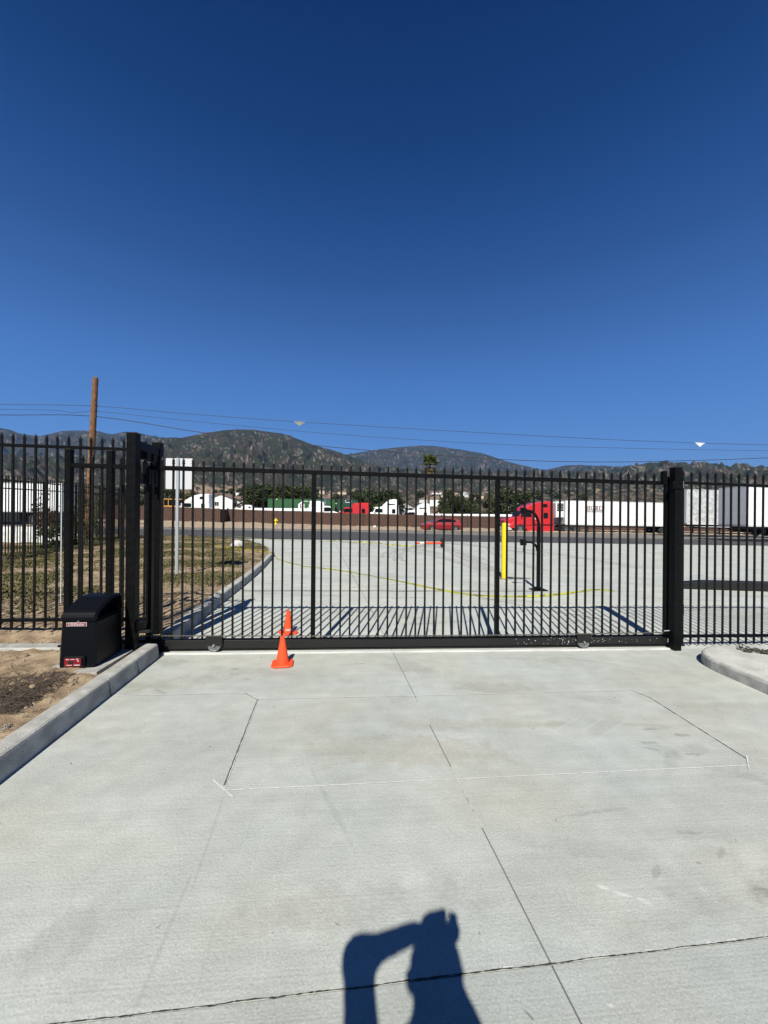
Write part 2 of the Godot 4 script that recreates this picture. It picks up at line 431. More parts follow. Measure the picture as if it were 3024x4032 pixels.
func make_materials():
	var grain := noise_tex(512, .12, 4, 21, [], 3.0)
	var broom: Image
	# faint broom lines under a sandy grain
	var br := RandomNumberGenerator.new()
	br.seed = 23
	var bytes := PackedByteArray()
	bytes.resize(1024 * 1024)
	for y in 1024:
		var l := br.randf()
		var l2 := br.randf()
		for x in 1024:
			bytes[y * 1024 + x] = int(255 * (.34 * lerpf(l, l2, .5 + .5 * sin(x * TAU / 1024)) + .66 * br.randf()))
	broom = Image.create_from_data(1024, 1024, false, Image.FORMAT_L8, bytes)
	broom.bump_map_to_normal_map(1.6)
	var broom_t := ImageTexture.create_from_image(broom)
	var near_t := concrete_image(2048, 1632, true)
	for k in ["concrete_near", "concrete_front", "concrete_far"]:      # three tones, darkest on the nearest slabs, palest beyond the gate
		var m := mat(k, Color.WHITE * {"concrete_near": .835, "concrete_front": .75, "concrete_far": .93}[k], .88)
		m.albedo_texture = concrete_image(1024, 1024, false) if k == "concrete_far" else near_t
		m.normal_enabled = true; m.normal_texture = broom_t; m.normal_scale = .2
	rough_mat("kerb", Color(.30, .295, .275), Color(.44, .435, .41), .9, .9, grain, .7, 41)
	rough_mat("island", Color(.40, .395, .37), Color(.5, .495, .47), 1.6, .9, grain, .6, 42)
	rough_mat("pad", Color(.26, .255, .24), Color(.38, .375, .35), .7, .9, grain, .7, 43)
	rough_mat("joint", Color(.02, .02, .019), Color(.06, .058, .055), .3, .95, null, 0, 44)
	rough_mat("soil", Color(.20, .145, .095), Color(.37, .285, .195), 1.1, .95, grain, 1.0, 45)
	mats.soil.vertex_color_use_as_albedo = true
	rough_mat("verge", Color(.27, .20, .14), Color(.42, .33, .24), 3, .95, grain, .8, 46)
	rough_mat("asphalt", Color(.042, .042, .044), Color(.07, .07, .071), 2.5, .9, grain, .6, 47)
	rough_mat("asphalt_worn", Color(.13, .122, .112), Color(.21, .195, .175), 2.5, .92, grain, .6, 48)
	var bl := rough_mat("black", Color(.0036, .0038, .0042), Color(.006, .0063, .0068), .35, .4, grain, .08, 49)
	bl.metallic_specular = .22
	var pk := rough_mat("picket_black", Color(.006, .0062, .0065), Color(.011, .0113, .0116), .3, .42, grain, .05, 99)
	pk.metallic_specular = .28
	mat("cover", Color(.0035, .004, .006), .38).metallic_specular = .28
	rough_mat("dusty_black", Color(.004, .004, .004), Color(.009, .0088, .0083), .15, .55, grain, .15, 50, .15)
	rough_mat("galvanised", Color(.42, .46, .49), Color(.58, .62, .65), .12, .45, null, 0, 51, .2)
	mats.galvanised.metallic = .35
	mat("steel", Color(.45, .45, .44), .45, .8)
	rough_mat("roller", Color(.13, .135, .135), Color(.25, .255, .25), .06, .5, null, 0, 52)
	mats.roller.metallic = .5
	mat("chain", Color(.16, .145, .12), .5, .6)
	mat("rust_chain", Color(.075, .068, .055), .6, .3)
	rough_mat("cone", Color(.80, .066, .016), Color(.95, .09, .02), .12, .45, grain, .1, 100)
	mat("cone_white", Color(.6, .6, .58), .5)
	mat("rubber", Color(.018, .018, .018), .8)
	rough_mat("yellow", Color(.74, .54, .006), Color(.82, .62, .008), .25, .5, grain, .1, 53)
	mat("tape", Color(.6, .58, .05), .5).cull_mode = BaseMaterial3D.CULL_DISABLED
	mat("tape_print", Color(.03, .03, .025), .5).cull_mode = BaseMaterial3D.CULL_DISABLED
	mat("label_red", Color(.20, .008, .016), .4)
	mat("label_white", Color(.5, .44, .45), .5)
	mat("sign_back", Color(.64, .65, .66), .4, .25)
	rough_mat("pole", Color(.10, .048, .022), Color(.26, .135, .065), .6, .9, grain, .8, 54)
	mats.pole.uv1_scale = Vector3(4, .5, 4)
	mat("wire", Color(.02, .021, .022), .6)
	mat("marker", Color(.2, .2, .16), .6)
	rough_mat("board", Color(.062, .031, .022), Color(.098, .054, .04), 1.3, .85, grain, .3, 55)
	mat("board_post", Color(.05, .022, .014), .85)
	mat("red_paint", Color(.52, .004, .008), .3).clearcoat_enabled = true
	mat("suv_paint", Color(.30, .002, .010), .25, .2).clearcoat_enabled = true
	mat("white_paint", Color(.80, .81, .82), .25).clearcoat_enabled = true
	rough_mat("trailer_white", Color(.74, .75, .76), Color(.82, .83, .84), 2, .4, null, 0, 56)
	mat("cream_grey", Color(.46, .46, .45), .6)
	mat("vehicle_dark", Color(.012, .012, .013), .5)
	mat("glass", Color(.006, .008, .01), .08).metallic_specular = .35
	mat("chrome", Color(.68, .68, .69), .14, 1.0)
	mat("alloy", Color(.55, .56, .57), .3, .8)
	mat("lamp", Color(.75, .75, .76), .12, .4)
	mat("tail_lamp", Color(.5, .3, .3), .2)
	mat("container_green", Color(.026, .105, .034), .55)
	mat("container_dark", Color(.012, .055, .03), .55)
	mat("logo_maroon", Color(.16, .02, .04), .5)
	mat("letter_red", Color(.11, .006, .008), .5)
	mat("letter_white", Color(.8, .8, .8), .5)
	mat("letter_dark", Color(.05, .045, .05), .5)
	mat("bus_yellow", Color(.48, .24, .045), .5)
	rough_mat("stucco_white", Color(.70, .69, .66), Color(.76, .75, .72), 1.5, .9, grain, .2, 57)
	rough_mat("stucco_grey", Color(.33, .33, .34), Color(.4, .4, .4), 1.5, .9, grain, .2, 58)
	rough_mat("stucco_tan", Color(.52, .41, .3), Color(.6, .48, .36), 1.5, .9, grain, .2, 59)
	rough_mat("roof_tile", Color(.13, .085, .065), Color(.24, .165, .13), .8, .9, grain, .5, 60)
	rough_mat("bark", Color(.06, .045, .035), Color(.12, .09, .07), .5, .9, grain, .8, 61)
	rough_mat("boulder", Color(.36, .35, .34), Color(.6, .59, .57), .35, .9, grain, .8, 62)
	rough_mat("stone", Color(.30, .25, .19), Color(.5, .43, .35), .1, .9, grain, .6, 63)
	rough_mat("clod", Color(.2, .145, .095), Color(.36, .275, .19), .2, .95, grain, .6, 67)
	rough_mat("stone_grey", Color(.13, .125, .11), Color(.24, .23, .21), .1, .9, grain, .6, 64)
	rough_mat("barrier", Color(.52, .54, .53), Color(.66, .68, .67), 1.2, .85, grain, .4, 65)
	for k in ["leaf", "hill", "blade", "frond"]:
		mat(k, Color.WHITE, .85).vertex_color_use_as_albedo = true
		mats[k].metallic_specular = .2
	for k in ["leaf", "blade", "frond"]: mats[k].cull_mode = BaseMaterial3D.CULL_DISABLED
	mats.hill.normal_enabled = true
	mats.hill.normal_texture = noise_tex(512, .06, 5, 66, [], 6.0)
	mats.hill.normal_scale = .8
	mats.hill.uv1_triplanar = true; mats.hill.uv1_world_triplanar = true
	mats.hill.uv1_scale = Vector3.ONE / 220
	mat("skin", Color(.45, .25, .17), .55)
	mat("cloth", Color(.03, .035, .05), .9)
	mat("hair", Color(.02, .015, .012), .7)

# ---------------------------------------------------------------- ground, road, kerbs
func make_ground():
	# bare earth out to the horizon, under everything else
	var rr := [0.0, 3, 6, 10, 15, 20, 26, 33, 40, 46, 50, 55, 62, 70, 85, 110, 160, 300, 700, 2000, 5000, 9000]
	var gpos := func(i: int, j: int) -> Vector3:
		var a := TAU * i / 120
		var x: float = rr[j] * sin(a)
		var z: float = -rr[j] * cos(a)
		return Vector3(x, gy(x, z) - (.09 if z > -60 else .02), z)
	tag(put("ground", sheet(120, rr.size() - 1, gpos, func(p): return Vector2(p.x, p.z)), mats.verge), "", "", "", "structure")

	# the street: old worn asphalt with a newer dark strip laid on its near half
	var road := base("road", "", "", Vector3.ZERO, 0, "", "structure")
	var xs := func(i: int) -> float: return -100 + 200.0 * i / 40
	var far_edge := func(x: float) -> float: return -45.4 - .045 * clampf(x, -40, 60)
	var mid_edge := func(x: float) -> float: return lerp_list([Vector2(-100, -38), Vector2(-16, -38.6), Vector2(0, -39.6), Vector2(9.4, -36.2), Vector2(21.5, -34), Vector2(100, -33.5)], x)
	put("worn_asphalt", sheet(40, 6, func(i: int, j: int): var x: float = xs.call(i); var z: float = lerpf(-25.2, far_edge.call(x), j / 6.0); return Vector3(x, gy(x, z) - .012, z), func(p): return Vector2(p.x, p.z)), mats.asphalt_worn, road)
	put("new_asphalt", sheet(40, 4, func(i: int, j: int): var x: float = xs.call(i); var z: float = lerpf(-25.25, mid_edge.call(x), j / 4.0); return Vector3(x, gy(x, z) - .006, z), func(p): return Vector2(p.x, p.z)), mats.asphalt, road)
	# the earth verge between the street and the board fence, uneven
	var ns := noise(FastNoiseLite.TYPE_SIMPLEX_SMOOTH, .25, 3, 71)
	put("verge", sheet(400, 14, func(i: int, j: int):
		var x := -100 + 200.0 * i / 400
		var z: float = lerpf(far_edge.call(x) + .5 + .5 * ns.get_noise_2d(x * 2, 0), -62, (j / 14.0) ** 1.4)
		return Vector3(x, gy(x, z) + .012 + (.09 + .16 * ns.get_noise_2d(x * 4, z * 4) if j > 1 else 0.0), z), func(p): return Vector2(p.x, p.z)), mats.verge, road)

	# the driveway in cast slabs, parted by joints
	var drive := base("driveway", "", "", Vector3.ZERO, 0, "", "structure")
	var jx := func(z: float) -> float: return .506 + .0804 * (z + 4.58)
	var near_uv := func(p: Vector3) -> Vector2: return Vector2((p.x + 2.3) / 6.4, (p.z + 4.8) / 5.1)
	var far_uv := func(p: Vector3) -> Vector2: return Vector2(p.x / 9.1 + .37, p.z / 9.1)
	var gap := .0035
	var zb := func(x: float) -> float: return -1.395 - .0345 * x
	for side in 2:
		var g: float = gap if side else -gap
		var far_x := 11.0 if side else -2.13
		var corner := func(z: float, d: float) -> Array:
			var a := Vector2(jx.call(z) + g, z)
			var b := Vector2(far_x, z)
			if d != 0: a.y = zb.call(a.x) + d; b.y = zb.call(b.x) + d
			return [a, b] if side else [b, a]
		var c0: Array = corner.call(5.0, 0); var c1: Array = corner.call(-1.4, gap)
		slab(drive, [c0[0], c0[1], c1[1], c1[0]], 12, 12, mats.concrete_front, near_uv)
		c0 = corner.call(-1.4, -gap); c1 = corner.call(-4.64, 0)
		slab(drive, [c0[0], c0[1], c1[1], c1[0]], 12, 12, mats.concrete_near, near_uv)
		c0 = corner.call(-4.655, 0); c1 = corner.call(-8.15, 0)
		if side == 0: c1[0].x = -2.24
		slab(drive, [c0[0], c0[1], c1[1], c1[0]], 14, 14, mats.concrete_far, far_uv)
	# beyond: the apron that widens to the street, cut along the left kerb
	for side in 2:
		var lx := func(z: float) -> float: return jx.call(z) + gap if side else kerb_x(z) - .02
		var rx := func(z: float) -> float: return 60.0 if side else jx.call(z) - gap
		var pos := func(i: int, j: int) -> Vector3:
			var z := lerpf(-8.156, -25.3, j / 40.0)
			var x: float = lerpf(lx.call(z), rx.call(z), pow(i / 24.0, 1.5 if side else 1.0))
			return Vector3(x, gy(x, z), z)
		put("concrete_slab", sheet(24, 40, pos, far_uv), mats.concrete_far, drive)
	put("concrete_slab", sheet(20, 14, func(i: int, j: int): var x := 11.006 + 50.0 * i / 20; var z := lerpf(-1, -8.15, j / 14.0); return Vector3(x, gy(x, z), z), far_uv), mats.concrete_far, drive)
	put("joint_filler", sheet(30, 40, func(i: int, j: int): var x := -2.1 + 13.0 * i / 30; var z := 4.9 - 30.0 * j / 40; x = maxf(x, kerb_x(z) if z < -4.95 else -2.1); return Vector3(x, gy(x, z) - .03, z), far_uv), mats.joint, drive)
	# the stained band across the apron
	var bns := noise(FastNoiseLite.TYPE_SIMPLEX_SMOOTH, .9, 3, 72)
	var stain := rough_mat("stain", Color(.17, .17, .165), Color(.34, .335, .32), .5, .9, null, 0, 73, .3)
	var mb := MB.new()
	var last := []
	for i in 150:
		var x := -2.2 + 6.2 * i / 149
		var z := -8.16 + .05 * bns.get_noise_2d(x, 50)
		var w := .055 + .05 * bns.get_noise_2d(x * 1.4, 0)
		var cur := [Vector3(x, gy(x, z - w) + .004, z - w), Vector3(x, gy(x, z + w) + .004, z + w)]
		if i > 0: mb.oquad(last[0], last[1], cur[1], cur[0], Vector3.UP)
		last = cur
	put("stain_band", mb, stain, drive)

	# tyre dirt carried in from the street
	var dirt := rough_mat("tyre_dirt", Color(.29, .285, .27), Color(.42, .415, .395), .6, .9, null, 0, 79, .35)
	for k in 11:
		var pts := []
		var x0 := rng.randf_range(-1, 12)
		var bend := rng.randf_range(-7, 9)
		var z0 := rng.randf_range(-10, -18)
		for i in 14:
			var t := i / 13.0
			pts.append(Vector2(x0 + bend * t * t, lerpf(z0, -25.1, t)))
		for o in [0.0, .26]:
			put("tyre_mark", ribbon(pts.map(func(q): return q + Vector2(o, 0)), rng.randf_range(.1, .18), .0022 + .0005 * k + o * .0008, .7, .25), dirt, drive)
	# the vehicle loop sawn into the slab and sealed, pale sealant with a dark groove
	var sealant := rough_mat("sealant", Color(.48, .48, .485), Color(.62, .62, .63), .05, .8, null, 0, 74)
	var groove := rough_mat("groove", Color(.07, .07, .075), Color(.16, .16, .17), .05, .9, null, 0, 75)
	var lines := [[Vector2(-2.07, -3.642), Vector2(-.933, -3.648)], [Vector2(-.933, -3.648), Vector2(-.806, -3.53), Vector2(.6, -3.535), Vector2(2.69, -3.56)], [Vector2(-.84, -2.51), Vector2(-.67, -2.35)], [Vector2(-.735, -2.41), Vector2(.7, -2.432), Vector2(2.7, -2.46)], [Vector2(2.8, -2.56), Vector2(2.655, -2.41)]]
	for l in lines:
		put("loop_sealant", ribbon(l, .007, .0045, .4, .025), sealant, drive)
	for l in [[Vector2(-.806, -3.522), Vector2(-.755, -2.455)], [Vector2(2.69, -3.56), Vector2(2.76, -3.42), Vector2(2.765, -2.53)], [Vector2(-.95, -3.655), Vector2(-.79, -3.51)]]:
		put("loop_groove", ribbon(l, .006, .0045, .6, .03), groove, drive)
		put("loop_sealant", ribbon(l.map(func(q): return q + Vector2(.009, 0)), .004, .004, .9, .04), sealant, drive)
	var grout := rough_mat("grout", Color(.36, .36, .355), Color(.5, .5, .49), .05, .9, null, 0, 98)
	var jj := .008
	# grout that fills stretches of the long joint
	for t in [[-3.5, -3.05], [-2.55, -2.05]]:
		put("joint_grout", ribbon([Vector2(jx.call(t[0]), t[0]), Vector2(jx.call(t[1]), t[1])], jj, .003, .6, .03), grout, drive)
	var zj := func(x: float) -> Vector2: return Vector2(x, zb.call(x) + .0)
	var jag := []
	for i in 90: jag.append(zj.call(-2.0 + 6.0 * i / 89) + Vector2(0, rng.randf_range(-.002, .002)))
	put("joint_spall", ribbon(jag, .0036, .0025, .7, .012), mats.joint, drive)
	for i in 14:
		var x := rng.randf_range(-1.2, 2.0)
		put("joint_chip", ribbon([zj.call(x) + Vector2(0, -.006), zj.call(x + rng.randf_range(.015, .045)) + Vector2(0, -.0055)], .003, .003, .9, .012), sealant, drive)
	# a thin dark diagonal line beyond the gate
	put("dark_line", ribbon([Vector2(2.3, -7.85), Vector2(2.9, -7.1), Vector2(3.4, -6.5), Vector2(4.17, -5.83)], .012, .004, .6, .05), groove, drive)

	# the kerb, in cast lengths
	var kerb := base("kerb", "", "", Vector3.ZERO, 0, "", "structure")
	var runs := []
	for z in [[3.0, .35], [.34, -1.6], [-1.61, -3.64], [-3.65, -4.1], [-4.11, -4.53]]:
		runs.append([Vector2(kerb_x(z[0]), z[0]), Vector2(kerb_x((z[0] + z[1]) / 2), (z[0] + z[1]) / 2), Vector2(kerb_x(z[1]), z[1])])
	for s in [[0, 1], [1, 3], [3, 5], [5, 7], [7, 8], [8, 9], [9, 11], [11, 13], [13, 14], [14, 15], [15, 16], [16, 17]]:
		var pts := []
		for i in range(s[0], s[1] + 1): pts.append(KERB_FAR[i])
		pts[-1] = pts[-1].move_toward(pts[-2], .01)
		runs.append(pts)
	var prof := [Vector2(.012, -.03), Vector2(0, 0), Vector2(-.012, .128), Vector2(-.018, .146), Vector2(-.032, .156), Vector2(-.13, .16), Vector2(-.148, .154), Vector2(-.155, .14), Vector2(-.16, -.03)]
	for r in runs:
		var k := MB.new()
		var prev := []
		for i in r.size():
			var dir: Vector2 = (r[mini(i + 1, r.size() - 1)] - r[maxi(i - 1, 0)]).normalized()
			var out := Vector2(-dir.y, dir.x)
			if out.x < 0 and absf(out.x) > absf(out.y) or (absf(out.x) <= absf(out.y) and out.y > 0): out = -out
			var ring := []
			for q in prof:
				var p: Vector2 = r[i] + out * q.x
				ring.append(Vector3(p.x, gy(r[i].x, r[i].y) + q.y * (.62 if r[i].y < -24.5 else 1.0), p.y))
			if i == 0 or i == r.size() - 1:
				var o3 := Vector3(dir.x, 0, dir.y) * (-1 if i == 0 else 1)
				for q in range(1, prof.size() - 1): k.otri(ring[0], ring[q], ring[q + 1], o3)
			if i > 0:
				for q in prof.size() - 1:
					var mid: Vector3 = (ring[0] + ring[-1]) / 2 + Vector3(0, .05, 0)
					k.oquad(prev[q], prev[q + 1], ring[q + 1], ring[q], (ring[q] + ring[q + 1]) / 2 - mid)
			prev = ring
		put("kerb_segment", k, mats.kerb, kerb)

	# the steel track under the gate
	var track := base("gate_track", "", "", Vector3.ZERO, 0, "", "structure")
	var tm := MB.new()
	tm.bar(Vector3(-2.12, gy(-2.12, -4.66) + .004, -4.632), Vector3(4.0, gy(4, -4.66) + .004, -4.632), .034, .022, .002)
	put("track_edge", tm, rough_mat("track_edge", Color(.44, .44, .43), Color(.6, .6, .59), 3.0, .6, null, 0, 76), track)
	tm = MB.new()
	tm.bar(Vector3(-2.3, gy(-2.12, -4.74) + .012, -4.735), Vector3(4.3, gy(4, -4.74) + .012, -4.735), .03, .03, .01)
	put("track_rail", tm, mats.dusty_black, track)

	# raised island with a rounded nose on the right
	var isl := base("raised_island", "", "", Vector3.ZERO, 0, "", "structure")
	var poly := []
	for i in 13:
		var a := PI / 2 + PI / 2 * i / 12.0
		poly.append(Vector2(4.45 + .5 * cos(a), -3.95 - .47 * sin(a)))
	poly.append(Vector2(3.97, -2.5)); poly.append(Vector2(4.0, -1.0)); poly.append(Vector2(4.05, 3.0))
	var im := MB.new()
	var lev := [Vector2(0, -.03), Vector2(0, .095), Vector2(.012, .115), Vector2(.035, .122)]
	for i in poly.size():
		var rings := []
		for e in [i, i + 1]:
			var col := []
			for l in lev:
				var p: Vector2 = poly[mini(e, poly.size() - 1)] if e < poly.size() else Vector2(12, 3)
				var inw := (Vector2(6, -2.5) - p).normalized()
				p += inw * l.x
				col.append(Vector3(p.x, gy(p.x, p.y) + l.y, p.y))
			rings.append(col)
		for l in 3:
			im.oquad(rings[0][l], rings[1][l], rings[1][l + 1], rings[0][l + 1], Vector3(rings[0][l].x - 7, .6, (rings[0][l].z + 1)))
	im.oquad(Vector3(4.45, gy(4.45, -4.4) - .03, -4.42), Vector3(12, gy(12, -4.4) - .03, -4.42), Vector3(12, gy(12, -4.4) + .11, -4.42), Vector3(4.45, gy(4.45, -4.4) + .115, -4.42), Vector3.FORWARD)
	put("island_edge", im, mats.kerb, isl)
	var top := MB.new()
	var ins := PackedVector2Array()
	for p in poly: ins.append(p + (Vector2(6, -2.5) - p).normalized() * .033)
	ins.append(Vector2(12, 3)); ins.append(Vector2(12, -4.42))
	var id := Geometry2D.triangulate_polygon(ins)
	for i in range(0, id.size(), 3):
		var t := []
		for k in 3: t.append(Vector3(ins[id[i + k]].x, gy(ins[id[i + k]].x, ins[id[i + k]].y) + .1215, ins[id[i + k]].y))
		top.otri(t[0], t[1], t[2], Vector3.UP)
	put("island_top", top, mats.island, isl)

	# bare and weedy earth to the left of the kerb
	var e1 := noise(FastNoiseLite.TYPE_SIMPLEX_SMOOTH, .55, 4, 81)
	var e2 := noise(FastNoiseLite.TYPE_SIMPLEX_SMOOTH, 4.0, 3, 82)
	var e3 := noise(FastNoiseLite.TYPE_SIMPLEX_SMOOTH, .35, 4, 83)
	var earth := func(i: int, j: int) -> Vector3:
		var z := 3.0 - 28.35 * pow(j / 330.0, 1.25)
		var t := i / 260.0
		var x := kerb_x(z) - .15 - 40 * pow(t, 2.4)
		return Vector3(x, lot_y(x, z, e1, e2), z)
	var earth_col := func(p: Vector3) -> Color:
		var k := 1.0 + .22 * e3.get_noise_2d(p.x * 3, p.z * 3) + .28 * e2.get_noise_2d(p.x * 2, p.z * 2)
		var green := clampf(e3.get_noise_2d(p.x, p.z) * 3 + .35, 0, 1) * clampf((-p.z - 6.5) / 3, 0, 1)
		var dark := clampf(e3.get_noise_2d(p.x * 2.5 + 40, p.z * 2.5) * 4 - .5, 0, 1)
		return Color(.95, .92, .87).lerp(Color(.54, .56, .33), green * .7).lerp(Color(.42, .36, .30), dark * .7) * k
	tag(put("earth_lot", sheet(260, 330, earth, func(p): return Vector2(p.x, p.z), earth_col), mats.soil), "", "", "", "structure")
	var strip := base("concrete_strip", "", "", Vector3.ZERO, 0, "", "structure")
	var sm := MB.new()
	sm.bar(Vector3(-3.0, .215, -4.43), Vector3(-9, .285, -4.43), .15, .1, .01)
	put("strip_surface", sm, mats.pad, strip)
	sm = MB.new()
	sm.bar(Vector3(-3.0, .25, -4.35), Vector3(-9, .32, -4.35), .012, .03, .003)
	put("strip_edge", sm, mats.island, strip)

func lot_y(x: float, z: float, e1: FastNoiseLite, e2: FastNoiseLite) -> float:
	var near := clampf((kerb_x(z) - .15 - x) / .3, 0, 1)
	var h := gy(x, z) + .12 + near * (.03 + .05 * e1.get_noise_2d(x, z) + .022 * e2.get_noise_2d(x, z) + .012 * e2.get_noise_2d(x * 3.1, z * 3.1))
	# the hollow in which the gate and its fence stand
	h -= .06 * clampf(1 - absf(z + 4.8) / .35, 0, 1) * near
	return h

# ---------------------------------------------------------------- fences and the gate
var picket_meshes := {}

func picket_mesh(len_: float, w := .021) -> ArrayMesh:
	var key := "%.3f %.3f" % [len_, w]
	if not picket_meshes.has(key):
		var mb := MB.new()
		mb.cbox(Vector3(0, len_ / 2, 0), Vector3(w, len_, w), .002)
		picket_meshes[key] = mb.mesh()
	return picket_meshes[key]

func finial_mesh() -> ArrayMesh:
	if not picket_meshes.has("finial"):
		var mb := MB.new()
		mb.cbox(Vector3(0, .004, 0), Vector3(.028, .014, .028), .002)
		var l := [[.010, .007], [.020, .0125], [.034, .0135], [.078, 0.0]]
		for k in 3:
			for i in 4:
				var a := PI / 4 + PI / 2 * i
				var b := a + PI / 2
				var f := func(s: float, t: Array) -> Vector3: return Vector3(cos(s) * t[1] * 1.25, t[0], sin(s) * t[1] * 1.25)
				mb.oquad(f.call(a, l[k]), f.call(b, l[k]), f.call(b, l[k + 1]), f.call(a, l[k + 1]), Vector3(cos(a + PI / 4), .2, sin(a + PI / 4)))
		picket_meshes["finial"] = mb.mesh()
	return picket_meshes["finial"]

func add_picket(root: Node3D, at: Vector3, len_: float, w := .021, yaw := 0.0):
	var p := put("picket", picket_mesh(len_, w), mats.picket_black, root)
	p.position = at
	p.rotation = Vector3(rng.randf_range(-.002, .002), yaw + rng.randf_range(-.03, .03), rng.randf_range(-.0022, .0022))
	var f := put("finial", finial_mesh(), mats.picket_black, p)
	f.position = Vector3(0, len_, 0)

func rail(root: Node3D, called: String, a: Vector3, b: Vector3, w: float, h: float, m: Material = null):
	var mb := MB.new()
	mb.bar(a, b, w, h, .003)
	put(called, mb, m if m else mats.black, root)

func post(root: Node3D, called: String, x: float, z: float, y0: float, y1: float, w: float, cap := true):
	var mb := MB.new()
	mb.cbox(Vector3(x, (y0 + y1) / 2, z), Vector3(w, y1 - y0, w), .004)
	var o := put(called, mb, mats.black, root)
	if cap:
		mb = MB.new()
		mb.cbox(Vector3(x, y1 + .004, z), Vector3(w + .008, .012, w + .008), .003)
		put("post_cap", mb, mats.dusty_black, o)

func make_gate():
	var g := base("sliding_gate", "long black steel picket sliding gate across the concrete driveway", "gate")
	var top := func(x: float) -> float: return 2.1795 - .0147 * x
	var bot := func(x: float) -> float: return .083 - .0095 * x
	var z := GATE_Z
	rail(g, "top_rail", Vector3(-3.21, top.call(-3.21) - .025, z), Vector3(4.0, top.call(4.0) - .025, z), .05, .05)
	rail(g, "bottom_beam", Vector3(-3.21, bot.call(-3.21) + .05, z), Vector3(4.04, bot.call(4.04) + .05, z), .052, .1, mats.dusty_black)
	rail(g, "bottom_channel", Vector3(-3.21, bot.call(-3.21) + .106, z), Vector3(4.04, bot.call(4.04) + .106, z), .04, .011)
	for i in range(-7, 54):
		if i == 15 or i == -3 or i == -2 or i == -1: continue
		var x := -2.167 + .1136 * i
		if i < -3: x = -3.038 + .1045 * (i + 7)
		if i == -4: x = -2.619
		var y0: float = bot.call(x) + .11
		add_picket(g, Vector3(x, y0, z), top.call(x) + .032 - y0)
	for x in [-.443, 1.8]:
		var mb := MB.new()
		mb.cbox(Vector3(x, (top.call(x) + bot.call(x)) / 2 + .03, z), Vector3(.051, top.call(x) - bot.call(x) - .165, .05), .003)
		put("upright", mb, mats.black, g)
	post(g, "end_post", 4.03, z, .12, 2.17, .055)
	post(g, "end_post", -2.3, z, .17, 2.16, .06, false)
	post(g, "tail_post", -3.18, z, .19, 2.374, .065)
	post(g, "tail_post", -2.735, z, .19, 2.368, .065)
	rail(g, "sunlit_edge_strip", Vector3(-3.235, .65, z + .037), Vector3(-3.235, 1.99, z + .037), .012, .004, mats.galvanised)  # pale bar added as the sunlit left edge of the tail post
	# wheels in their plates
	for x in [-1.562, 2.901]:
		var y: float = gy(x, -4.67) + .076
		var mb := MB.new()
		mb.cbox(Vector3(x, y + .055, z + .058), Vector3(.185, .105, .008), .002)
		mb.box(Vector3(x, y + .1, z + .04), Vector3(.19, .008, .036))
		var pl := put("wheel_plate", mb, mats.dusty_black, g)
		mb = MB.new()
		mb.xf = Transform3D(Basis(Vector3.RIGHT, PI / 2), Vector3(x, y, z + .04))
		mb.lathe([Vector2(0, -.017), Vector2(.064, -.017), Vector2(.072, -.012), Vector2(.062, 0), Vector2(.072, .012), Vector2(.064, .017), Vector2(.05, .012), Vector2(0, .012)], 28)
		put("wheel", mb, mats.roller, pl)
		mb = MB.new()
		mb.xf = Transform3D(Basis(Vector3.RIGHT, PI / 2), Vector3(x, y + .008, z + .062))
		mb.lathe([Vector2(.014, 0), Vector2(.014, .01), Vector2(.009, .011), Vector2(.009, .02), Vector2(0, .021)], 6)
		put("axle_bolt", mb, mats.steel, pl)
	# roller chain that draws the gate
	var ch := MB.new()
	var n := 330
	for i in n:
		var x := -2.36 + 6.36 * i / n
		var y := .281 - .0118 * (x + 2.36) - .02 * sin(PI * i / n)
		var s := .013 if i % 2 == 0 else .009
		ch.box(Vector3(x, y, z + .07), Vector3(.019, s, .006))
	put("drive_chain", ch, mats.chain, g)
	var mb2 := MB.new()
	mb2.box(Vector3(3.98, .205, z + .06), Vector3(.07, .05, .03))
	put("chain_bracket", mb2, mats.black, g)
	mb2 = MB.new()
	mb2.xf = Transform3D(Basis(Vector3.BACK, PI / 2 + .03), Vector3(4.03, .232, z + .08))
	mb2.lathe([Vector2(.012, -.006), Vector2(.012, 0), Vector2(.006, .001), Vector2(.006, .09), Vector2(0, .091)], 8)
	put("chain_bolt", mb2, mats.galvanised, g)

	# flecks of pale splatter on the beam by the right wheel
	var fl := MB.new()
	for i in 90:
		var x := 2.95 + rng.randfn() * .42
		if x > 3.95 or x < 1.9: continue
		var y: float = bot.call(x) + rng.randf_range(.01, .098)
		var s := rng.randf_range(.002, .007)
		fl.box(Vector3(x, y, z + .0265), Vector3(s * rng.randf_range(.6, 1.8), s, .001))
	put("paint_specks", fl, mats.barrier, g, "stuff")
	# the portal of two posts that the gate runs through
	var p := base("gate_guide_portal", "tall black pair of square posts joined by a beam, guiding the gate's left end", "gate post")
	post(p, "front_post", -2.316, -4.40, .02, 2.51, .098)
	post(p, "rear_post", -2.36, -5.02, .05, 2.515, .098)
	rail(p, "cross_beam", Vector3(-2.319, 2.40, -4.448), Vector3(-2.357, 2.405, -4.972), .075, .1)
	for s in [[-2.318, -4.64], [-2.335, -4.82]]:
		var rb := MB.new()
		rb.cbox(Vector3(s[0], 2.31, s[1]), Vector3(.09, .08, .09), .003)
		rb.cbox(Vector3(s[0] + .01, 2.08, s[1]), Vector3(.10, .17, .05), .004)
		put("roller_bracket", rb, mats.black, p)
		rb = MB.new()
		rb.xf.origin = Vector3(s[0], 2.17, s[1])
		rb.lathe([Vector2(0, -.06), Vector2(.03, -.06), Vector2(.035, -.05), Vector2(.035, .05), Vector2(.03, .06), Vector2(0, .1)], 14)
		put("guide_roller", rb, mats.rubber, p)
	var lb := MB.new()
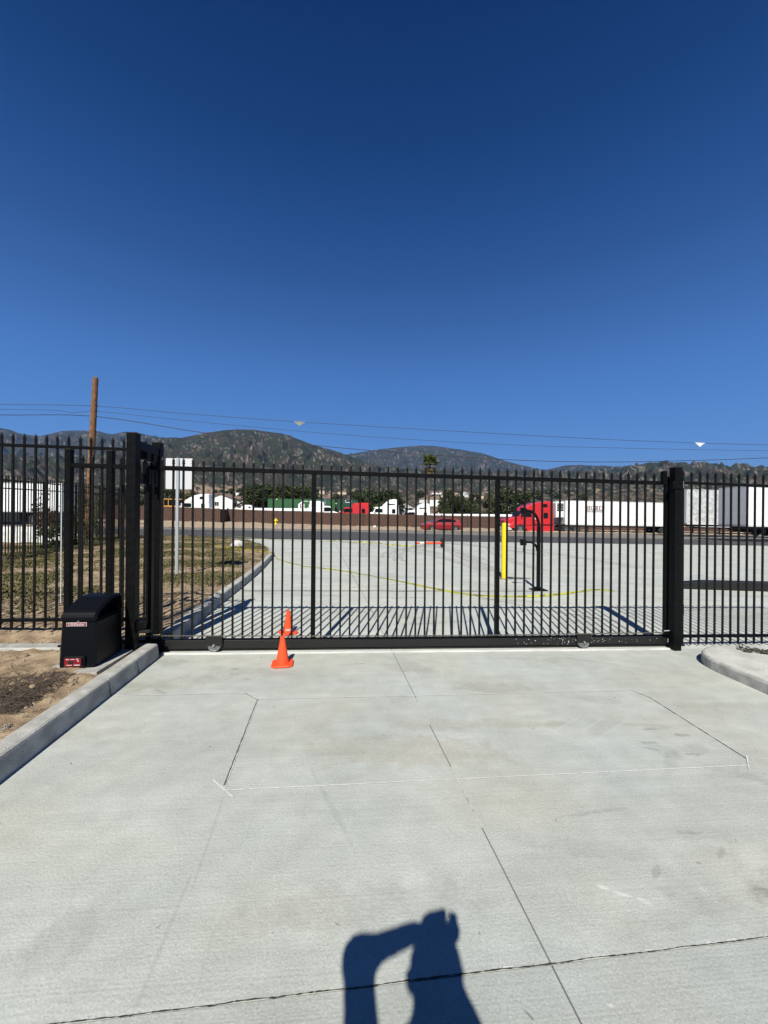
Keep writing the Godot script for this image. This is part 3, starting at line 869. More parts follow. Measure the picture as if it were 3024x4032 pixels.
	lb.prism(PackedVector2Array([Vector2(-.005, .51), Vector2(.075, .51), Vector2(.06, .435), Vector2(.03, .425), Vector2(-.005, .425)]), -.04, .04, .004)
	var limit := put("chain_guard", lb, mats.black, p)
	limit.position = Vector3(-2.262, 0, -4.42)
	lb = MB.new()
	lb.cbox(Vector3(-2.2, .40, -4.42), Vector3(.11, .03, .05), .003)
	put("chain_guard_arm", lb, mats.dusty_black, p)

	var q := base("gate_latch_post", "thick black square post that receives the gate's right end", "gate post")
	post(q, "post", 4.06, -4.62, -.03, 2.28, .098)
	for b in [[Vector3(4.02, 2.065, -4.565), Vector3(.12, .09, .03)], [Vector3(3.955, 2.16, -4.69), Vector3(.05, .17, .06)], [Vector3(4.118, .515, -4.6), Vector3(.035, .125, .07)]]:
		var mb := MB.new()
		mb.cbox(b[0], b[1], .004)
		put("catch_bracket", mb, mats.black, q)
	rail(q, "weld_edge", Vector3(4.098, 2.022, -4.548), Vector3(4.098, 2.11, -4.548), .004, .004, mats.galvanised)

	# fixed fence to the right of the gate
	var rf := base("picket_fence", "black steel picket fence right of the thick latch post, behind the raised island", "fence")
	rail(rf, "top_rail", Vector3(4.11, 2.107, z), Vector3(7.2, 2.045, z), .035, .036)
	rail(rf, "bottom_rail", Vector3(4.11, .135, z), Vector3(7.2, .10, z), .035, .036)
	for i in 27:
		var x := 4.26 + .1115 * i
		add_picket(rf, Vector3(x, .022 - .01 * (x - 4.26), z), 2.107 - .02 * (x - 4.11) + .085 - .022 + .01 * (x - 4.26), .020)
	# fixed fence to the left, behind the gate's tail, a little taller
	var lf := base("picket_fence", "taller black steel picket fence on the bare earth left of the portal posts", "fence")
	rail(lf, "top_rail", Vector3(-2.41, 2.425, -4.98), Vector3(-6.3, 2.49, -4.98), .036, .036)
	rail(lf, "bottom_rail", Vector3(-2.41, .385, -4.98), Vector3(-6.3, .405, -4.98), .036, .036)
	for i in 31:
		var x := -2.484 - .1243 * i
		add_picket(lf, Vector3(x, .292 - .005 * (x + 2.5), -4.98), 2.425 - .017 * (x + 2.41) + .07 - .292 + .005 * (x + 2.5), .022)
	# the lot's side fence that runs away to the street
	var sf := base("picket_fence", "long black picket fence running from the left edge back toward the street", "fence")
	var a := Vector3(-9.85, .2, -9.4)
	var b := Vector3(-12.36, .12, -22.9)
	var yaw := atan2(-(b - a).z, (b - a).x)
	var ht := func(t: float) -> float: return 2.32 + .33 * t
	rail(sf, "top_rail", a + Vector3(0, ht.call(0.0), 0), b + Vector3(0, ht.call(1.0), 0), .036, .04)
	rail(sf, "middle_rail", a + Vector3(0, ht.call(0.0) - .25, 0), b + Vector3(0, ht.call(1.0) - .26, 0), .036, .036)
	rail(sf, "bottom_rail", a + Vector3(0, .06, 0), b + Vector3(0, .06, 0), .036, .036)
	var m := 96
	for i in m + 1:
		var t := float(i) / m
		add_picket(sf, a.lerp(b, t) - Vector3(0, .07, 0), ht.call(t) + .17, .024, yaw)
	for i in 6:
		var t := (i + .5) / 6
		var c := a.lerp(b, t)
		post(sf, "fence_post", c.x - .03, c.z, c.y - .2, c.y + ht.call(t) + .06, .06)

func make_operator():
	var pad := MB.new()
	var pp := [Vector2(-2.86, -3.80), Vector2(-2.3, -3.79), Vector2(-2.27, -4.36), Vector2(-2.84, -4.37)]
	for i in 4:
		var p: Vector2 = pp[i]
		var q: Vector2 = pp[(i + 1) % 4]
		var o := Vector3((p + q).x / 2 + 2.57, .0, (p + q).y / 2 + 4.08)
		pad.oquad(Vector3(p.x, .05, p.y), Vector3(q.x, .05, q.y), Vector3(q.x, .222, q.y), Vector3(p.x, .222, p.y), o)
	pad.oquad(Vector3(pp[0].x, .222, pp[0].y), Vector3(pp[1].x, .222, pp[1].y), Vector3(pp[2].x, .232, pp[2].y), Vector3(pp[3].x, .232, pp[3].y), Vector3.UP)
	tag(put("concrete_pad", pad, mats.pad), "small grey concrete pad on the earth beneath the black gate operator", "concrete pad")

	var o := base("gate_operator", "black plastic gate operator box with a red name label on a concrete pad", "gate operator", Vector3(-2.535, .232, -3.9))
	# local: front face at z = 0, the box runs back to z = -.42
	var mb := MB.new()
	var w := .166
	# side outline in z, y drawn out across x: x of the prism is -z
	var side := PackedVector2Array([Vector2(-.012, 0), Vector2(.43, 0), Vector2(.42, .43), Vector2(.012, .43)])
	mb.xf = Transform3D(Basis(Vector3.BACK * -1, Vector3.UP, Vector3.RIGHT), Vector3.ZERO)
	mb.prism(side, -w, w, .018, .018, .0)
	put("housing", mb, mats.cover, o)
	mb = MB.new()
	mb.xf = Transform3D(Basis(Vector3.BACK * -1, Vector3.UP, Vector3.RIGHT), Vector3.ZERO)
	var hood := PackedVector2Array([Vector2(-.004, .425), Vector2(-.006, .445), Vector2(-.004, .462), Vector2(.004, .482), Vector2(.018, .5), Vector2(.038, .515), Vector2(.065, .529), Vector2(.15, .567), Vector2(.22, .594), Vector2(.25, .603), Vector2(.28, .607), Vector2(.40, .607), Vector2(.425, .59), Vector2(.43, .425)])
	mb.prism(hood, -w + .002, w - .002, .02, .02, .43)
	put("hood", mb, mats.cover, o)
	# a raised panel line on the right flank
	mb = MB.new()
	mb.tube([Vector3(w - .006, .13, -.30), Vector3(w - .009, .28, -.30), Vector3(w - .01, .33, -.29), Vector3(w - .011, .355, -.26), Vector3(w - .011, .36, -.2), Vector3(w - .01, .36, -.06)], .005, 5)
	put("flank_ridge", mb, mats.cover, o)
	text("flank_lettering", "LiftMaster", .085, mats.black, o, Vector3(w - .006, .30, -.37), .006, "Droid Sans", true, Basis(Vector3.UP, PI / 2) * Basis(Vector3.BACK, PI / 2), .42)
	mb = MB.new()
	mb.cbox(Vector3(0, .395, .0), Vector3(.18, .036, .004), .001)
	var lab := put("name_label", mb, mats.label_white, o)
	mb = MB.new()
	mb.cbox(Vector3(0, .395, .0028), Vector3(.17, .027, .002), .0005)
	put("label_field", mb, mats.label_red, lab)
	text("name_lettering", "LiftMaster", .026, mats.label_white, lab, Vector3(0, .395, .0042), .002, "Droid Sans", true, Basis.IDENTITY, .145)
	lab.position.x = -.012
	mb = MB.new()
	mb.xf = Transform3D(Basis(Vector3.RIGHT, PI / 2), Vector3(.005, .425, .0))
	mb.lathe([Vector2(.009, 0), Vector2(.009, .006), Vector2(.006, .009), Vector2(0, .01)], 12)
	put("lock", mb, mats.chrome, o)
	mb = MB.new()
	mb.cbox(Vector3(-.012, .055, .012), Vector3(.185, .105, .05), .012)
	var box := put("warning_box", mb, mats.cover, o)
	mb = MB.new()
	mb.cbox(Vector3(-.02, .055, .0375), Vector3(.145, .075, .003), .001)
	put("warning_label", mb, mats.label_red, box)
	mb = MB.new()
	for l in [[-.065, .083, .03, .007], [-.02, .083, .035, .006], [.02, .085, .022, .007], [-.05, .03, .05, .006], [.018, .03, .05, .009], [.028, .068, .014, .01]]:
		mb.box(Vector3(l[0], l[1], .0395), Vector3(l[2], l[3], .001))
	put("warning_print", mb, mats.label_white, box)
	mb = MB.new()
	mb.box(Vector3(-.035, .055, .0395), Vector3(.045, .026, .001))
	put("warning_window", mb, mats.vehicle_dark, box)
	# a short conduit stub on the left
	mb = MB.new()
	mb.tube([Vector3(-.16, .18, -.05), Vector3(-.205, .18, -.05)], .012, 8)
	put("conduit", mb, mats.black, o)

# ---------------------------------------------------------------- things around the driveway
func make_cone(label: String, at: Vector3, turn: float, sticker: bool) -> Node3D:
	var t := base("traffic_cone", label, "traffic cone", at, turn, "orange traffic cones by the gate")
	var mb := MB.new()
	mb.lathe([Vector2(.070, .02), Vector2(.067, .035), Vector2(.023, .295), Vector2(.0225, .305), Vector2(.018, .306), Vector2(.017, .26)], 32)
	put("cone_body", mb, mats.cone, t)
	mb = MB.new()
	var oct := PackedVector2Array()
	for q in [[.112, .075], [.075, .112], [-.075, .112], [-.112, .075], [-.112, -.075], [-.075, -.112], [.075, -.112], [.112, -.075]]: oct.append(Vector2(q[0], q[1]))
	mb.xf = Transform3D(Basis(Vector3.RIGHT, -PI / 2), Vector3.ZERO)
	mb.prism(oct, .004, .024, .006)
	mb.xf = Transform3D.IDENTITY
	for q in [[.09, .09], [-.09, .09], [.09, -.09], [-.09, -.09], [0, .108]]: mb.cbox(Vector3(q[0], .004, q[1]), Vector3(.016, .008, .016), .002)
	for q in [[-.02, .09], [.03, .092]]: mb.cbox(Vector3(q[0], .026, q[1]), Vector3(.008, .006, .008), .002)
	put("cone_base", mb, mats.cone, t)
	if sticker:
		mb = MB.new()
		var mk := func(a: float, y: float, out: float) -> Vector3:
			var r := .070 - .169 * (y - .02) + out
			return Vector3(sin(a) * r, y, cos(a) * r)
		for i in 5:
			var a := -.95 + .28 * i
			var b := a + .28
			mb.oquad(mk.call(a, .05, .002), mk.call(b, .05, .002), mk.call(b, .072, .002), mk.call(a, .072, .002), Vector3(sin(a), 0, cos(a)))
		put("sticker", mb, mats.label_white, t)
		mb = MB.new()
		for i in 3:
			var a := -.85 + .16 * i
			mb.oquad(mk.call(a, .056, .003), mk.call(a + .07, .056, .003), mk.call(a + .07, .066, .003), mk.call(a, .066, .003), Vector3(sin(a), 0, cos(a)))
		put("sticker_print", mb, mats.letter_dark, t)
	return t

func tape_run(label: String, pts: Array, width: float, seed_: int, curl := .6):
	var t := base("caution_tape", label, "caution tape", Vector3.ZERO, 0, "yellow caution tape strung over the driveway")
	var r := RandomNumberGenerator.new()
	r.seed = seed_
	var curve := Curve3D.new()
	for i in pts.size():
		var tan_: Vector3 = (pts[mini(i + 1, pts.size() - 1)] - pts[maxi(i - 1, 0)]) / 6
		curve.add_point(pts[i], -tan_, tan_)
	curve.bake_interval = .05
	var n := int(curve.get_baked_length() / .07)
	var a := MB.new()
	var pr := MB.new()
	var prev := []
	var ang := .4
	var dash := 0
	for i in n + 1:
		var p := curve.sample_baked(curve.get_baked_length() * i / n)
		var q := curve.sample_baked(minf(curve.get_baked_length(), curve.get_baked_length() * i / n + .02))
		var o := curve.sample_baked(maxf(0, curve.get_baked_length() * i / n - .02))
		var d := (q - o).normalized()
		ang = clampf(ang + r.randf_range(-.22, .22) * curl, .15, 1.35)
		var s := d.cross(Vector3.UP).normalized()
		var w := (s * cos(ang) + Vector3.UP * sin(ang)) * width / 2
		var c := p + Vector3(0, absf(sin(ang)) * width / 2 + .003, 0)
		var cur := [c - w, c + w, c - w * .4 + Vector3(0, .0025, .0025), c + w * .4 + Vector3(0, .0025, .0025)]
		if i > 0:
			a.quad(prev[0], prev[1], cur[1], cur[0])
			if dash % 6 < 3 and r.randf() < .8: pr.quad(prev[2], prev[3], cur[3], cur[2])
		dash += 1
		prev = cur
	put("tape_band", a, mats.tape, t)
	put("tape_print", pr, mats.tape_print, t, "stuff")

func make_street_things():
	make_cone("orange traffic cone standing in front of the gate's bottom beam", Vector3(-.723, gy(-.72, -4.3), -4.30), .08, false)
	make_cone("orange traffic cone behind the gate bars with a small white sticker", Vector3(-.83, gy(-.83, -5.32), -5.36), .55, true)

	var b := base("bollard", "bright yellow steel bollard with a domed top beyond the gate", "bollard", Vector3(3.98, gy(3.98, -9.95), -9.95))
	var mb := MB.new()
	mb.lathe([Vector2(.07, -.05), Vector2(.07, 1.39), Vector2(.066, 1.41), Vector2(.052, 1.43), Vector2(.03, 1.442), Vector2(0, 1.447)], 28)
	put("bollard_pipe", mb, mats.yellow, b)
	var patch := MB.new()
	for i in 14:
		var a0 := TAU * i / 14
		var a1 := TAU * (i + 1) / 14
		var rim := func(a: float) -> Vector3:
			var k := 1.0 + .12 * sin(a * 3 + 1)
			return Vector3(.18 + .5 * cos(a) * k, .005 - .0115 * (.18 + .5 * cos(a)), -.02 + .23 * sin(a) * k)
		patch.otri(Vector3(.18, .004, 0), rim.call(a0), rim.call(a1), Vector3.UP)
	put("footing_patch", patch, rough_mat("footing", Color(.13, .13, .125), Color(.24, .235, .22), .4, .9, null, 0, 91), b)

	var p := base("card_reader_stand", "black gooseneck card reader stand with two curved arms beside the yellow bollard", "card reader stand", Vector3(4.09, gy(4.09, -8.3), -8.3))
	mb = MB.new()
	mb.cbox(Vector3(0, .012, 0), Vector3(.32, .02, .26), .004)
	mb.prism(PackedVector2Array([Vector2(-.15, .018), Vector2(.15, .018), Vector2(.04, .07), Vector2(-.04, .07)]), -.05, .05, .004)
	put("base_plate", mb, mats.black, p)
	mb = MB.new()
	mb.cbox(Vector3(0, .7, 0), Vector3(.064, 1.4, .064), .005)
	var arc := []
	for i in 13:
		var a := PI / 2 * i / 12
		arc.append(Vector3(-.24 + .24 * cos(a), 1.40 + .33 * sin(a), 0))
	arc.append(Vector3(-.3, 1.735, 0))
	mb.tube(arc, .031, 10)
	put("stem", mb, mats.black, p)
	mb = MB.new()
	arc = []
	for i in 11:
		var a := PI / 2 * i / 10
		arc.append(Vector3(-.2 + .17 * cos(a), .86 + .19 * sin(a), 0))
	arc.append(Vector3(-.27, 1.05, 0))
	mb.tube(arc, .024, 10)
	put("lower_arm", mb, mats.black, p)
	for q in [Vector3(-.34, 1.735, 0), Vector3(-.345, 1.045, 0)]:
		mb = MB.new()
		mb.prism(PackedVector2Array([Vector2(-.09, -.105), Vector2(.075, -.105), Vector2(.09, -.09), Vector2(.09, .06), Vector2(.05, .105), Vector2(-.11, .115)]), -.085, .085, .012)
		var h := put("reader_head", mb, mats.black, p)
		h.position = q
		h.scale = Vector3.ONE * .6
	mb = MB.new()
	mb.tube([Vector3(-.35, .95, .01), Vector3(-.352, .915, .012), Vector3(-.348, .90, .01)], .006, 5)
	mb.box(Vector3(-.35, .865, .01), Vector3(.022, .05, .004))
	put("hanging_keys", mb, mats.rust_chain, p)

	# fallen delineator
	var d := base("delineator", "fallen orange tube delineator with white bands and a black rubber base", "delineator post", Vector3(3.95, gy(3.95, -20) + .075, -20.1), .06)
	var lay := Transform3D(Basis(Vector3.BACK, -PI / 2 + .1), Vector3.ZERO)
	mb = MB.new(); mb.xf = lay
	mb.lathe([Vector2(.055, -.12), Vector2(.05, .75)], 16)
	put("tube", mb, mats.cone, d)
	mb = MB.new(); mb.xf = lay
	mb.lathe([Vector2(.051, -.42), Vector2(.053, -.12)], 16)
	put("white_band", mb, mats.cone_white, d)
	mb = MB.new(); mb.xf = lay
	mb.lathe([Vector2(0, -.63), Vector2(.045, -.62), Vector2(.06, -.58), Vector2(.045, -.54), Vector2(.05, -.42)], 16)
	put("grip", mb, mats.cone, d)
	mb = MB.new(); mb.xf = lay
	mb.lathe([Vector2(0, .73), Vector2(.25, .74), Vector2(.27, .76), Vector2(.27, .79), Vector2(.09, .82), Vector2(0, .82)], 8)
	put("rubber_base", mb, mats.rubber, d)
	d.position.y += .15; d.rotation.z = -.1

	# tape
	var g := func(x: float, z: float, h := .0) -> Vector3: return Vector3(x, gy(x, z) + h, z)
	tape_run("yellow caution tape across the earth lot and the driveway, curving to the card reader", [g.call(-7.9, -20.1, .16), g.call(-6.6, -18.2, .22), g.call(-5.8, -17.1, .2), g.call(-4.97, -16, .2), g.call(-3.5, -14.7, .2), g.call(-2.75, -14.0, .19), g.call(-2.4, -13.4, .04), g.call(-1.5, -12, .015), g.call(-.6, -11.25, .01), g.call(.07, -10.6, .01), g.call(.8, -9.7, .01), g.call(1.5, -8.68, .01), g.call(2.0, -8.0, .01), g.call(2.45, -7.63, .01), g.call(2.95, -7.5, .01), g.call(3.6, -7.52, .01), g.call(4.13, -7.67, .01), g.call(4.57, -7.86, .01), g.call(5.17, -8.15, .01), g.call(5.39, -8.2, .01), g.call(5.7, -8.1, .01)], .045, 5)
	tape_run("yellow caution tape sagging from the side fence to the fallen delineator", [Vector3(-12.3, 1.0, -22.5), Vector3(-11.3, .78, -24.4), Vector3(-8.7, .37, -24.7), Vector3(-6.2, .05, -24.6), g.call(-4.6, -24.3, .02), g.call(-3.8, -23.7, .01), g.call(-2.4, -23.5, .01), g.call(-1.2, -23.5, .01), g.call(-.8, -23.2, .12), g.call(-.5, -23.4, .02), g.call(.3, -22.6, .01), g.call(.9, -22.6, .05), g.call(2.07, -21.4, .01), g.call(3.3, -20.5, .01)], .05, 6)

	# sign seen from behind
	var s := base("road_sign", "plain pale back of a square road sign on a perforated steel post", "road sign", Vector3(-3.895, .05, -9.2))
	mb = MB.new()
	mb.prism(PackedVector2Array([Vector2(-.27, 2.145), Vector2(-.255, 2.13), Vector2(.325, 2.13), Vector2(.34, 2.145), Vector2(.34, 2.81), Vector2(.325, 2.825), Vector2(-.255, 2.825), Vector2(-.27, 2.81)]), -.035, -.031)
	put("sign_plate", mb, mats.sign_back, s)
	mb = MB.new()
	mb.cbox(Vector3(0, 1.42, 0), Vector3(.055, 2.8, .055), .003)
	var sp := put("sign_post", mb, mats.galvanised, s)
	mb = MB.new()
	for i in 108:
		mb.xf = Transform3D(Basis(Vector3.RIGHT, PI / 2), Vector3(0, .12 + .025 * i, .0278))
		mb.lathe([Vector2(.0065, 0), Vector2(.0065, .0006), Vector2(0, .0006)], 6)
	put("post_holes", mb, mats.vehicle_dark, sp, "stuff")

	# utility pole with its lines
	var u := base("utility_pole", "brown wooden utility pole behind the left fence, without a crossarm", "utility pole", Vector3(-13.15, 0, -21))
	mb = MB.new()
	mb.tube([Vector3(-.09, -.3, 0), Vector3(.06, 4, 0), Vector3(.24, 8.36, 0)], [.17, .15, .125], 14)
	put("pole_shaft", mb, mats.pole, u)
	mb = MB.new()
	for y in [6.98, 6.68, 6.41]:
		mb.tube([Vector3(.02, y, .0), Vector3(.36, y, .0)], .018, 6)
		mb.cbox(Vector3(.3, y, .03), Vector3(.06, .05, .08), .01)
	put("cable_clamps", mb, mats.vehicle_dark, u)
	var lines := [
		["upper black overhead cable hung with two small triangular markers", [Vector3(-40, 6.86, -21), Vector3(-17.4, 6.88, -21), Vector3(-13.0, 6.93, -21), Vector3(-9, 6.70, -21), Vector3(-2.92, 6.41, -21), Vector3(8.55, 6.03, -21), Vector3(16.2, 5.84, -21), Vector3(24.2, 5.79, -21), Vector3(45, 5.95, -21)], .011],
		["thin middle overhead cable between two others", [Vector3(-40, 6.60, -21), Vector3(-17.4, 6.64, -21), Vector3(-14.6, 6.66, -21), Vector3(-14.0, 6.56, -21), Vector3(-13.0, 6.67, -21), Vector3(-9, 6.36, -21), Vector3(-5.1, 6.07, -21), Vector3(.2, 5.75, -21), Vector3(8.55, 5.45, -21), Vector3(16.2, 5.41, -21), Vector3(24.2, 5.45, -21), Vector3(45, 5.8, -21)], .009],
		["lowest and thickest overhead cable, sagging the most", [Vector3(-40, 6.3, -21), Vector3(-17.4, 6.36, -21), Vector3(-13.0, 6.41, -21), Vector3(-7.6, 5.71, -21), Vector3(-5.1, 5.47, -21), Vector3(.2, 5.03, -21), Vector3(8.55, 4.63, -21), Vector3(12.6, 4.59, -21), Vector3(16.8, 4.68, -21), Vector3(24.2, 5.04, -21), Vector3(45, 6.6, -21)], .017]]
	for l in lines:
		var cv := Curve3D.new()
		var pts: Array = l[1]
		for i in pts.size():
			var k: Vector3 = (pts[mini(i + 1, pts.size() - 1)] - pts[maxi(i - 1, 0)])
			var before: float = absf(pts[i].x - pts[maxi(i - 1, 0)].x)
			var after: float = absf(pts[mini(i + 1, pts.size() - 1)].x - pts[i].x)
			var sl := k / maxf(.01, absf(k.x))
			cv.add_point(pts[i], -sl * before / 3, sl * after / 3)
		cv.bake_interval = .5
		mb = MB.new()
		mb.tube(Array(cv.get_baked_points()), l[2], 5)
		tag(put("overhead_cable", mb, mats.wire), l[0], "cable", "overhead cables from the utility pole")
	for q in [[Vector3(-2.75, 6.40, -21), "small triangular marker hanging on the upper cable near the middle", mats.marker], [Vector3(19.9, 5.80, -21), "pale triangular marker hanging on the upper cable at the far right", mats.cone_white]]:
		mb = MB.new()
		mb.prism(PackedVector2Array([Vector2(-.28, 0), Vector2(0, -.22), Vector2(.28, 0)]), -.006, .006)
		mb.bar(Vector3(-.3, .01, 0), Vector3(.3, -.01, 0), .025, .035)
		var o: MeshInstance3D = tag(put("cable_marker", mb, q[2]), q[1], "cable marker", "markers on the upper cable")
		o.position = q[0]

	# chain heap on the island
	mb = MB.new()
	var r := RandomNumberGenerator.new()
	r.seed = 9
	for i in 34:
		var t := i / 33.0
		var c := Vector3(4.55 + .27 * t, 0, -4.22 + .1 * t) + Vector3(r.randf_range(-.045, .045) * (1.6 - t), 0, r.randf_range(-.05, .05) * (1.7 - t))
		c.y = gy(c.x, c.z) + .131 + r.randf_range(0, .028) * (1 - t * .6)
		var bs := Basis.from_euler(Vector3(r.randf_range(-.7, .7), r.randf() * TAU, r.randf_range(-.7, .7)))
		var ring := []
		for k in 10:
			var a := TAU * k / 10
			ring.append(c + bs * Vector3(cos(a) * .024 + signf(cos(a)) * .008, 0, sin(a) * .015))
		mb.tube(ring, .0055, 5, true)
	tag(put("chain_heap", mb, mats.rust_chain), "small heap of dark chain on top of the raised concrete island", "chain")

	# stones
	var ns := noise(FastNoiseLite.TYPE_SIMPLEX_SMOOTH, .012, 3, 95)
	for q in [[Vector3(-2.56, .165, -3.7), Vector3(.05, .035, .035), "pale tan stone on the earth just in front of the operator's pad", "stone", mats.stone],
			[Vector3(-2.5, .17, -3.3), Vector3(.028, .02, .022), "small pale stone on the earth, nearer than the pad's tan stone", "stone", mats.stone],
			[Vector3(-2.37, .175, -2.93), Vector3(.028, .03, .024), "grey stone lying against the back of the near kerb", "stone", mats.stone_grey],
			[Vector3(-5.03, .16, -17.9), Vector3(.29, .27, .24), "whitish boulder on the weedy earth lot near the street", "boulder", mats.boulder],
			[Vector3(-6.5, .2, -9.2), Vector3(.07, .035, .05), "flat pale stone among the weeds behind the left fence", "stone", mats.stone],
			[Vector3(-3.0, .17, -9.5), Vector3(.1, .03, .07), "flat pinkish stone on the earth right of the sign post", "stone", mats.stone]]:
		mb = MB.new()
		mb.stone(Vector3.ZERO, q[1], ns, q[0].x * 31, 8, 11)
		var o: MeshInstance3D = tag(put(q[3], mb, q[4]), q[2], q[3])
		o.position = q[0]
	for i in 6:
		mb = MB.new()
		mb.stone(Vector3.ZERO, Vector3(.045, .03, .035) * r.randf_range(.7, 1.2), ns, i * 17.0, 6, 8)
		var o: MeshInstance3D = tag(put("stone", mb, mats.barrier), "small white stone in a loose row among the weeds behind the left fence", "stone", "small white stones in a row behind the left fence")
		o.position = Vector3(-7.05 + .16 * i, .2, -8.9 + .05 * (i % 3))

	# hydrant and the litter below the board fence
	var hy := base("fire_hydrant", "yellow fire hydrant on the earth verge before the brown fence", "fire hydrant", Vector3(-9.72, -.07, -52))
	mb = MB.new()
	mb.lathe([Vector2(.2, 0), Vector2(.2, .05), Vector2(.12, .06), Vector2(.11, .5), Vector2(.15, .52), Vector2(.15, .6), Vector2(.13, .72), Vector2(.06, .8), Vector2(.03, .86), Vector2(0, .87)], 14)
	put("barrel", mb, mats.yellow, hy)
	mb = MB.new()
	mb.xf = Transform3D(Basis(Vector3.BACK, PI / 2), Vector3(0, .56, 0))
	mb.lathe([Vector2(0, -.24), Vector2(.07, -.24), Vector2(.07, .24), Vector2(0, .24)], 10)
	mb.xf = Transform3D(Basis(Vector3.RIGHT, PI / 2), Vector3(0, .5, 0))
	mb.lathe([Vector2(.09, 0), Vector2(.09, .22), Vector2(0, .22)], 10)
	put("outlet_caps", mb, mats.yellow, hy)
	mb = MB.new()
	mb.stone(Vector3.ZERO, Vector3(.2, .2, .16), ns, 3.0)
	var bag: MeshInstance3D = tag(put("litter_bag", mb, mats.cone_white), "white bag of litter on the verge left of the red car", "litter")
	bag.position = Vector3(3.1, -.28, -52)

	# the white concrete barrier beyond the side fence
	var jb := base("concrete_barrier", "white concrete barrier with upright seams behind the side fence", "barrier", Vector3(-14.6, .0, -18.7), .12)
	for i in 4:
		mb = MB.new()
		mb.xf = Transform3D(Basis(Vector3.UP, PI / 2), Vector3(-1.35 + .9 * i, .1, 0))
		mb.prism(PackedVector2Array([Vector2(-.4, 0), Vector2(.4, 0), Vector2(.34, .62), Vector2(.28, .82), Vector2(-.28, .82), Vector2(-.34, .62)]), -.445, .445, .03)
		put("barrier_block", mb, mats.barrier, jb)
	mb = MB.new()
	mb.bar(Vector3(-20, .13, -16.1), Vector3(-12.1, .12, -16.6), .75, .16, .02)
	tag(put("kerb_strip", mb, mats.barrier), "", "", "", "structure")
	# dark bar added in place of a shadow lying behind the right fence
	var db := base("shadow_band_bar", "long black bar on the concrete behind the right fence standing in for a shadow", "shadow_bar", Vector3(7.66, gy(7.66, -8.6), -8.6), -.17)
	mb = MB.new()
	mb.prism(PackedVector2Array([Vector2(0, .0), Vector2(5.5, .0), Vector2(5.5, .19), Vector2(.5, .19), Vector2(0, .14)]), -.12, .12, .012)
	put("shadow_band_body", mb, mats.dusty_black, db)

# ---------------------------------------------------------------- vehicles
# a wheel lying in the x, y plane, its outer face toward +z
func add_wheel(root: Node3D, at: Vector3, r: float, width: float, rim_r: float, spokes: int, rim_m: Material):
	var mb := MB.new()
	mb.xf = Transform3D(Basis(Vector3.RIGHT, PI / 2), at)
	mb.lathe([Vector2(rim_r * .9, -width / 2), Vector2(r * .93, -width / 2), Vector2(r, -width * .38), Vector2(r, width * .38), Vector2(r * .93, width / 2), Vector2(rim_r, width / 2), Vector2(rim_r * .97, width * .3)], 26)
	var w := put("wheel", mb, mats.rubber, root)
	mb = MB.new()
	mb.xf = Transform3D(Basis(Vector3.RIGHT, PI / 2), at)
	mb.lathe([Vector2(rim_r, width * .3), Vector2(rim_r, width * .42), Vector2(rim_r * .9, width * .44), Vector2(rim_r * .82, width * .2), Vector2(rim_r * .4, width * (.2 if spokes == 0 else .12)), Vector2(rim_r * .33, width * .36), Vector2(0, width * .4)], 24)
	var sp := MB.new()
	if spokes > 0:
		for k in spokes:
			var a := TAU * k / spokes + .3
			sp.xf = Transform3D(Basis(Vector3.BACK, a), at)
			sp.prism(PackedVector2Array([Vector2(.0, -rim_r * .2), Vector2(rim_r * .92, -rim_r * .12), Vector2(rim_r * .92, rim_r * .12), Vector2(0, rim_r * .2)]), width * .1, width * .38, .008)
	put("rim", mb, rim_m if spokes == 0 else mats.vehicle_dark, w)
	if spokes > 0: put("rim_spokes", sp, rim_m, w)
	if spokes == 0:
		mb = MB.new()
		for k in 8:
			var a := TAU * k / 8
			mb.xf = Transform3D(Basis(Vector3.RIGHT, PI / 2), at + Vector3(cos(a), sin(a), 0) * rim_r * .62)
			mb.lathe([Vector2(rim_r * .13, 0), Vector2(rim_r * .13, width * .235), Vector2(0, width * .235)], 8)
		put("rim_holes", mb, mats.vehicle_dark, w)

func P2(a: Array) -> PackedVector2Array:
	var o := PackedVector2Array()
	for q in a: o.append(Vector2(q[0], q[1]))
	return o

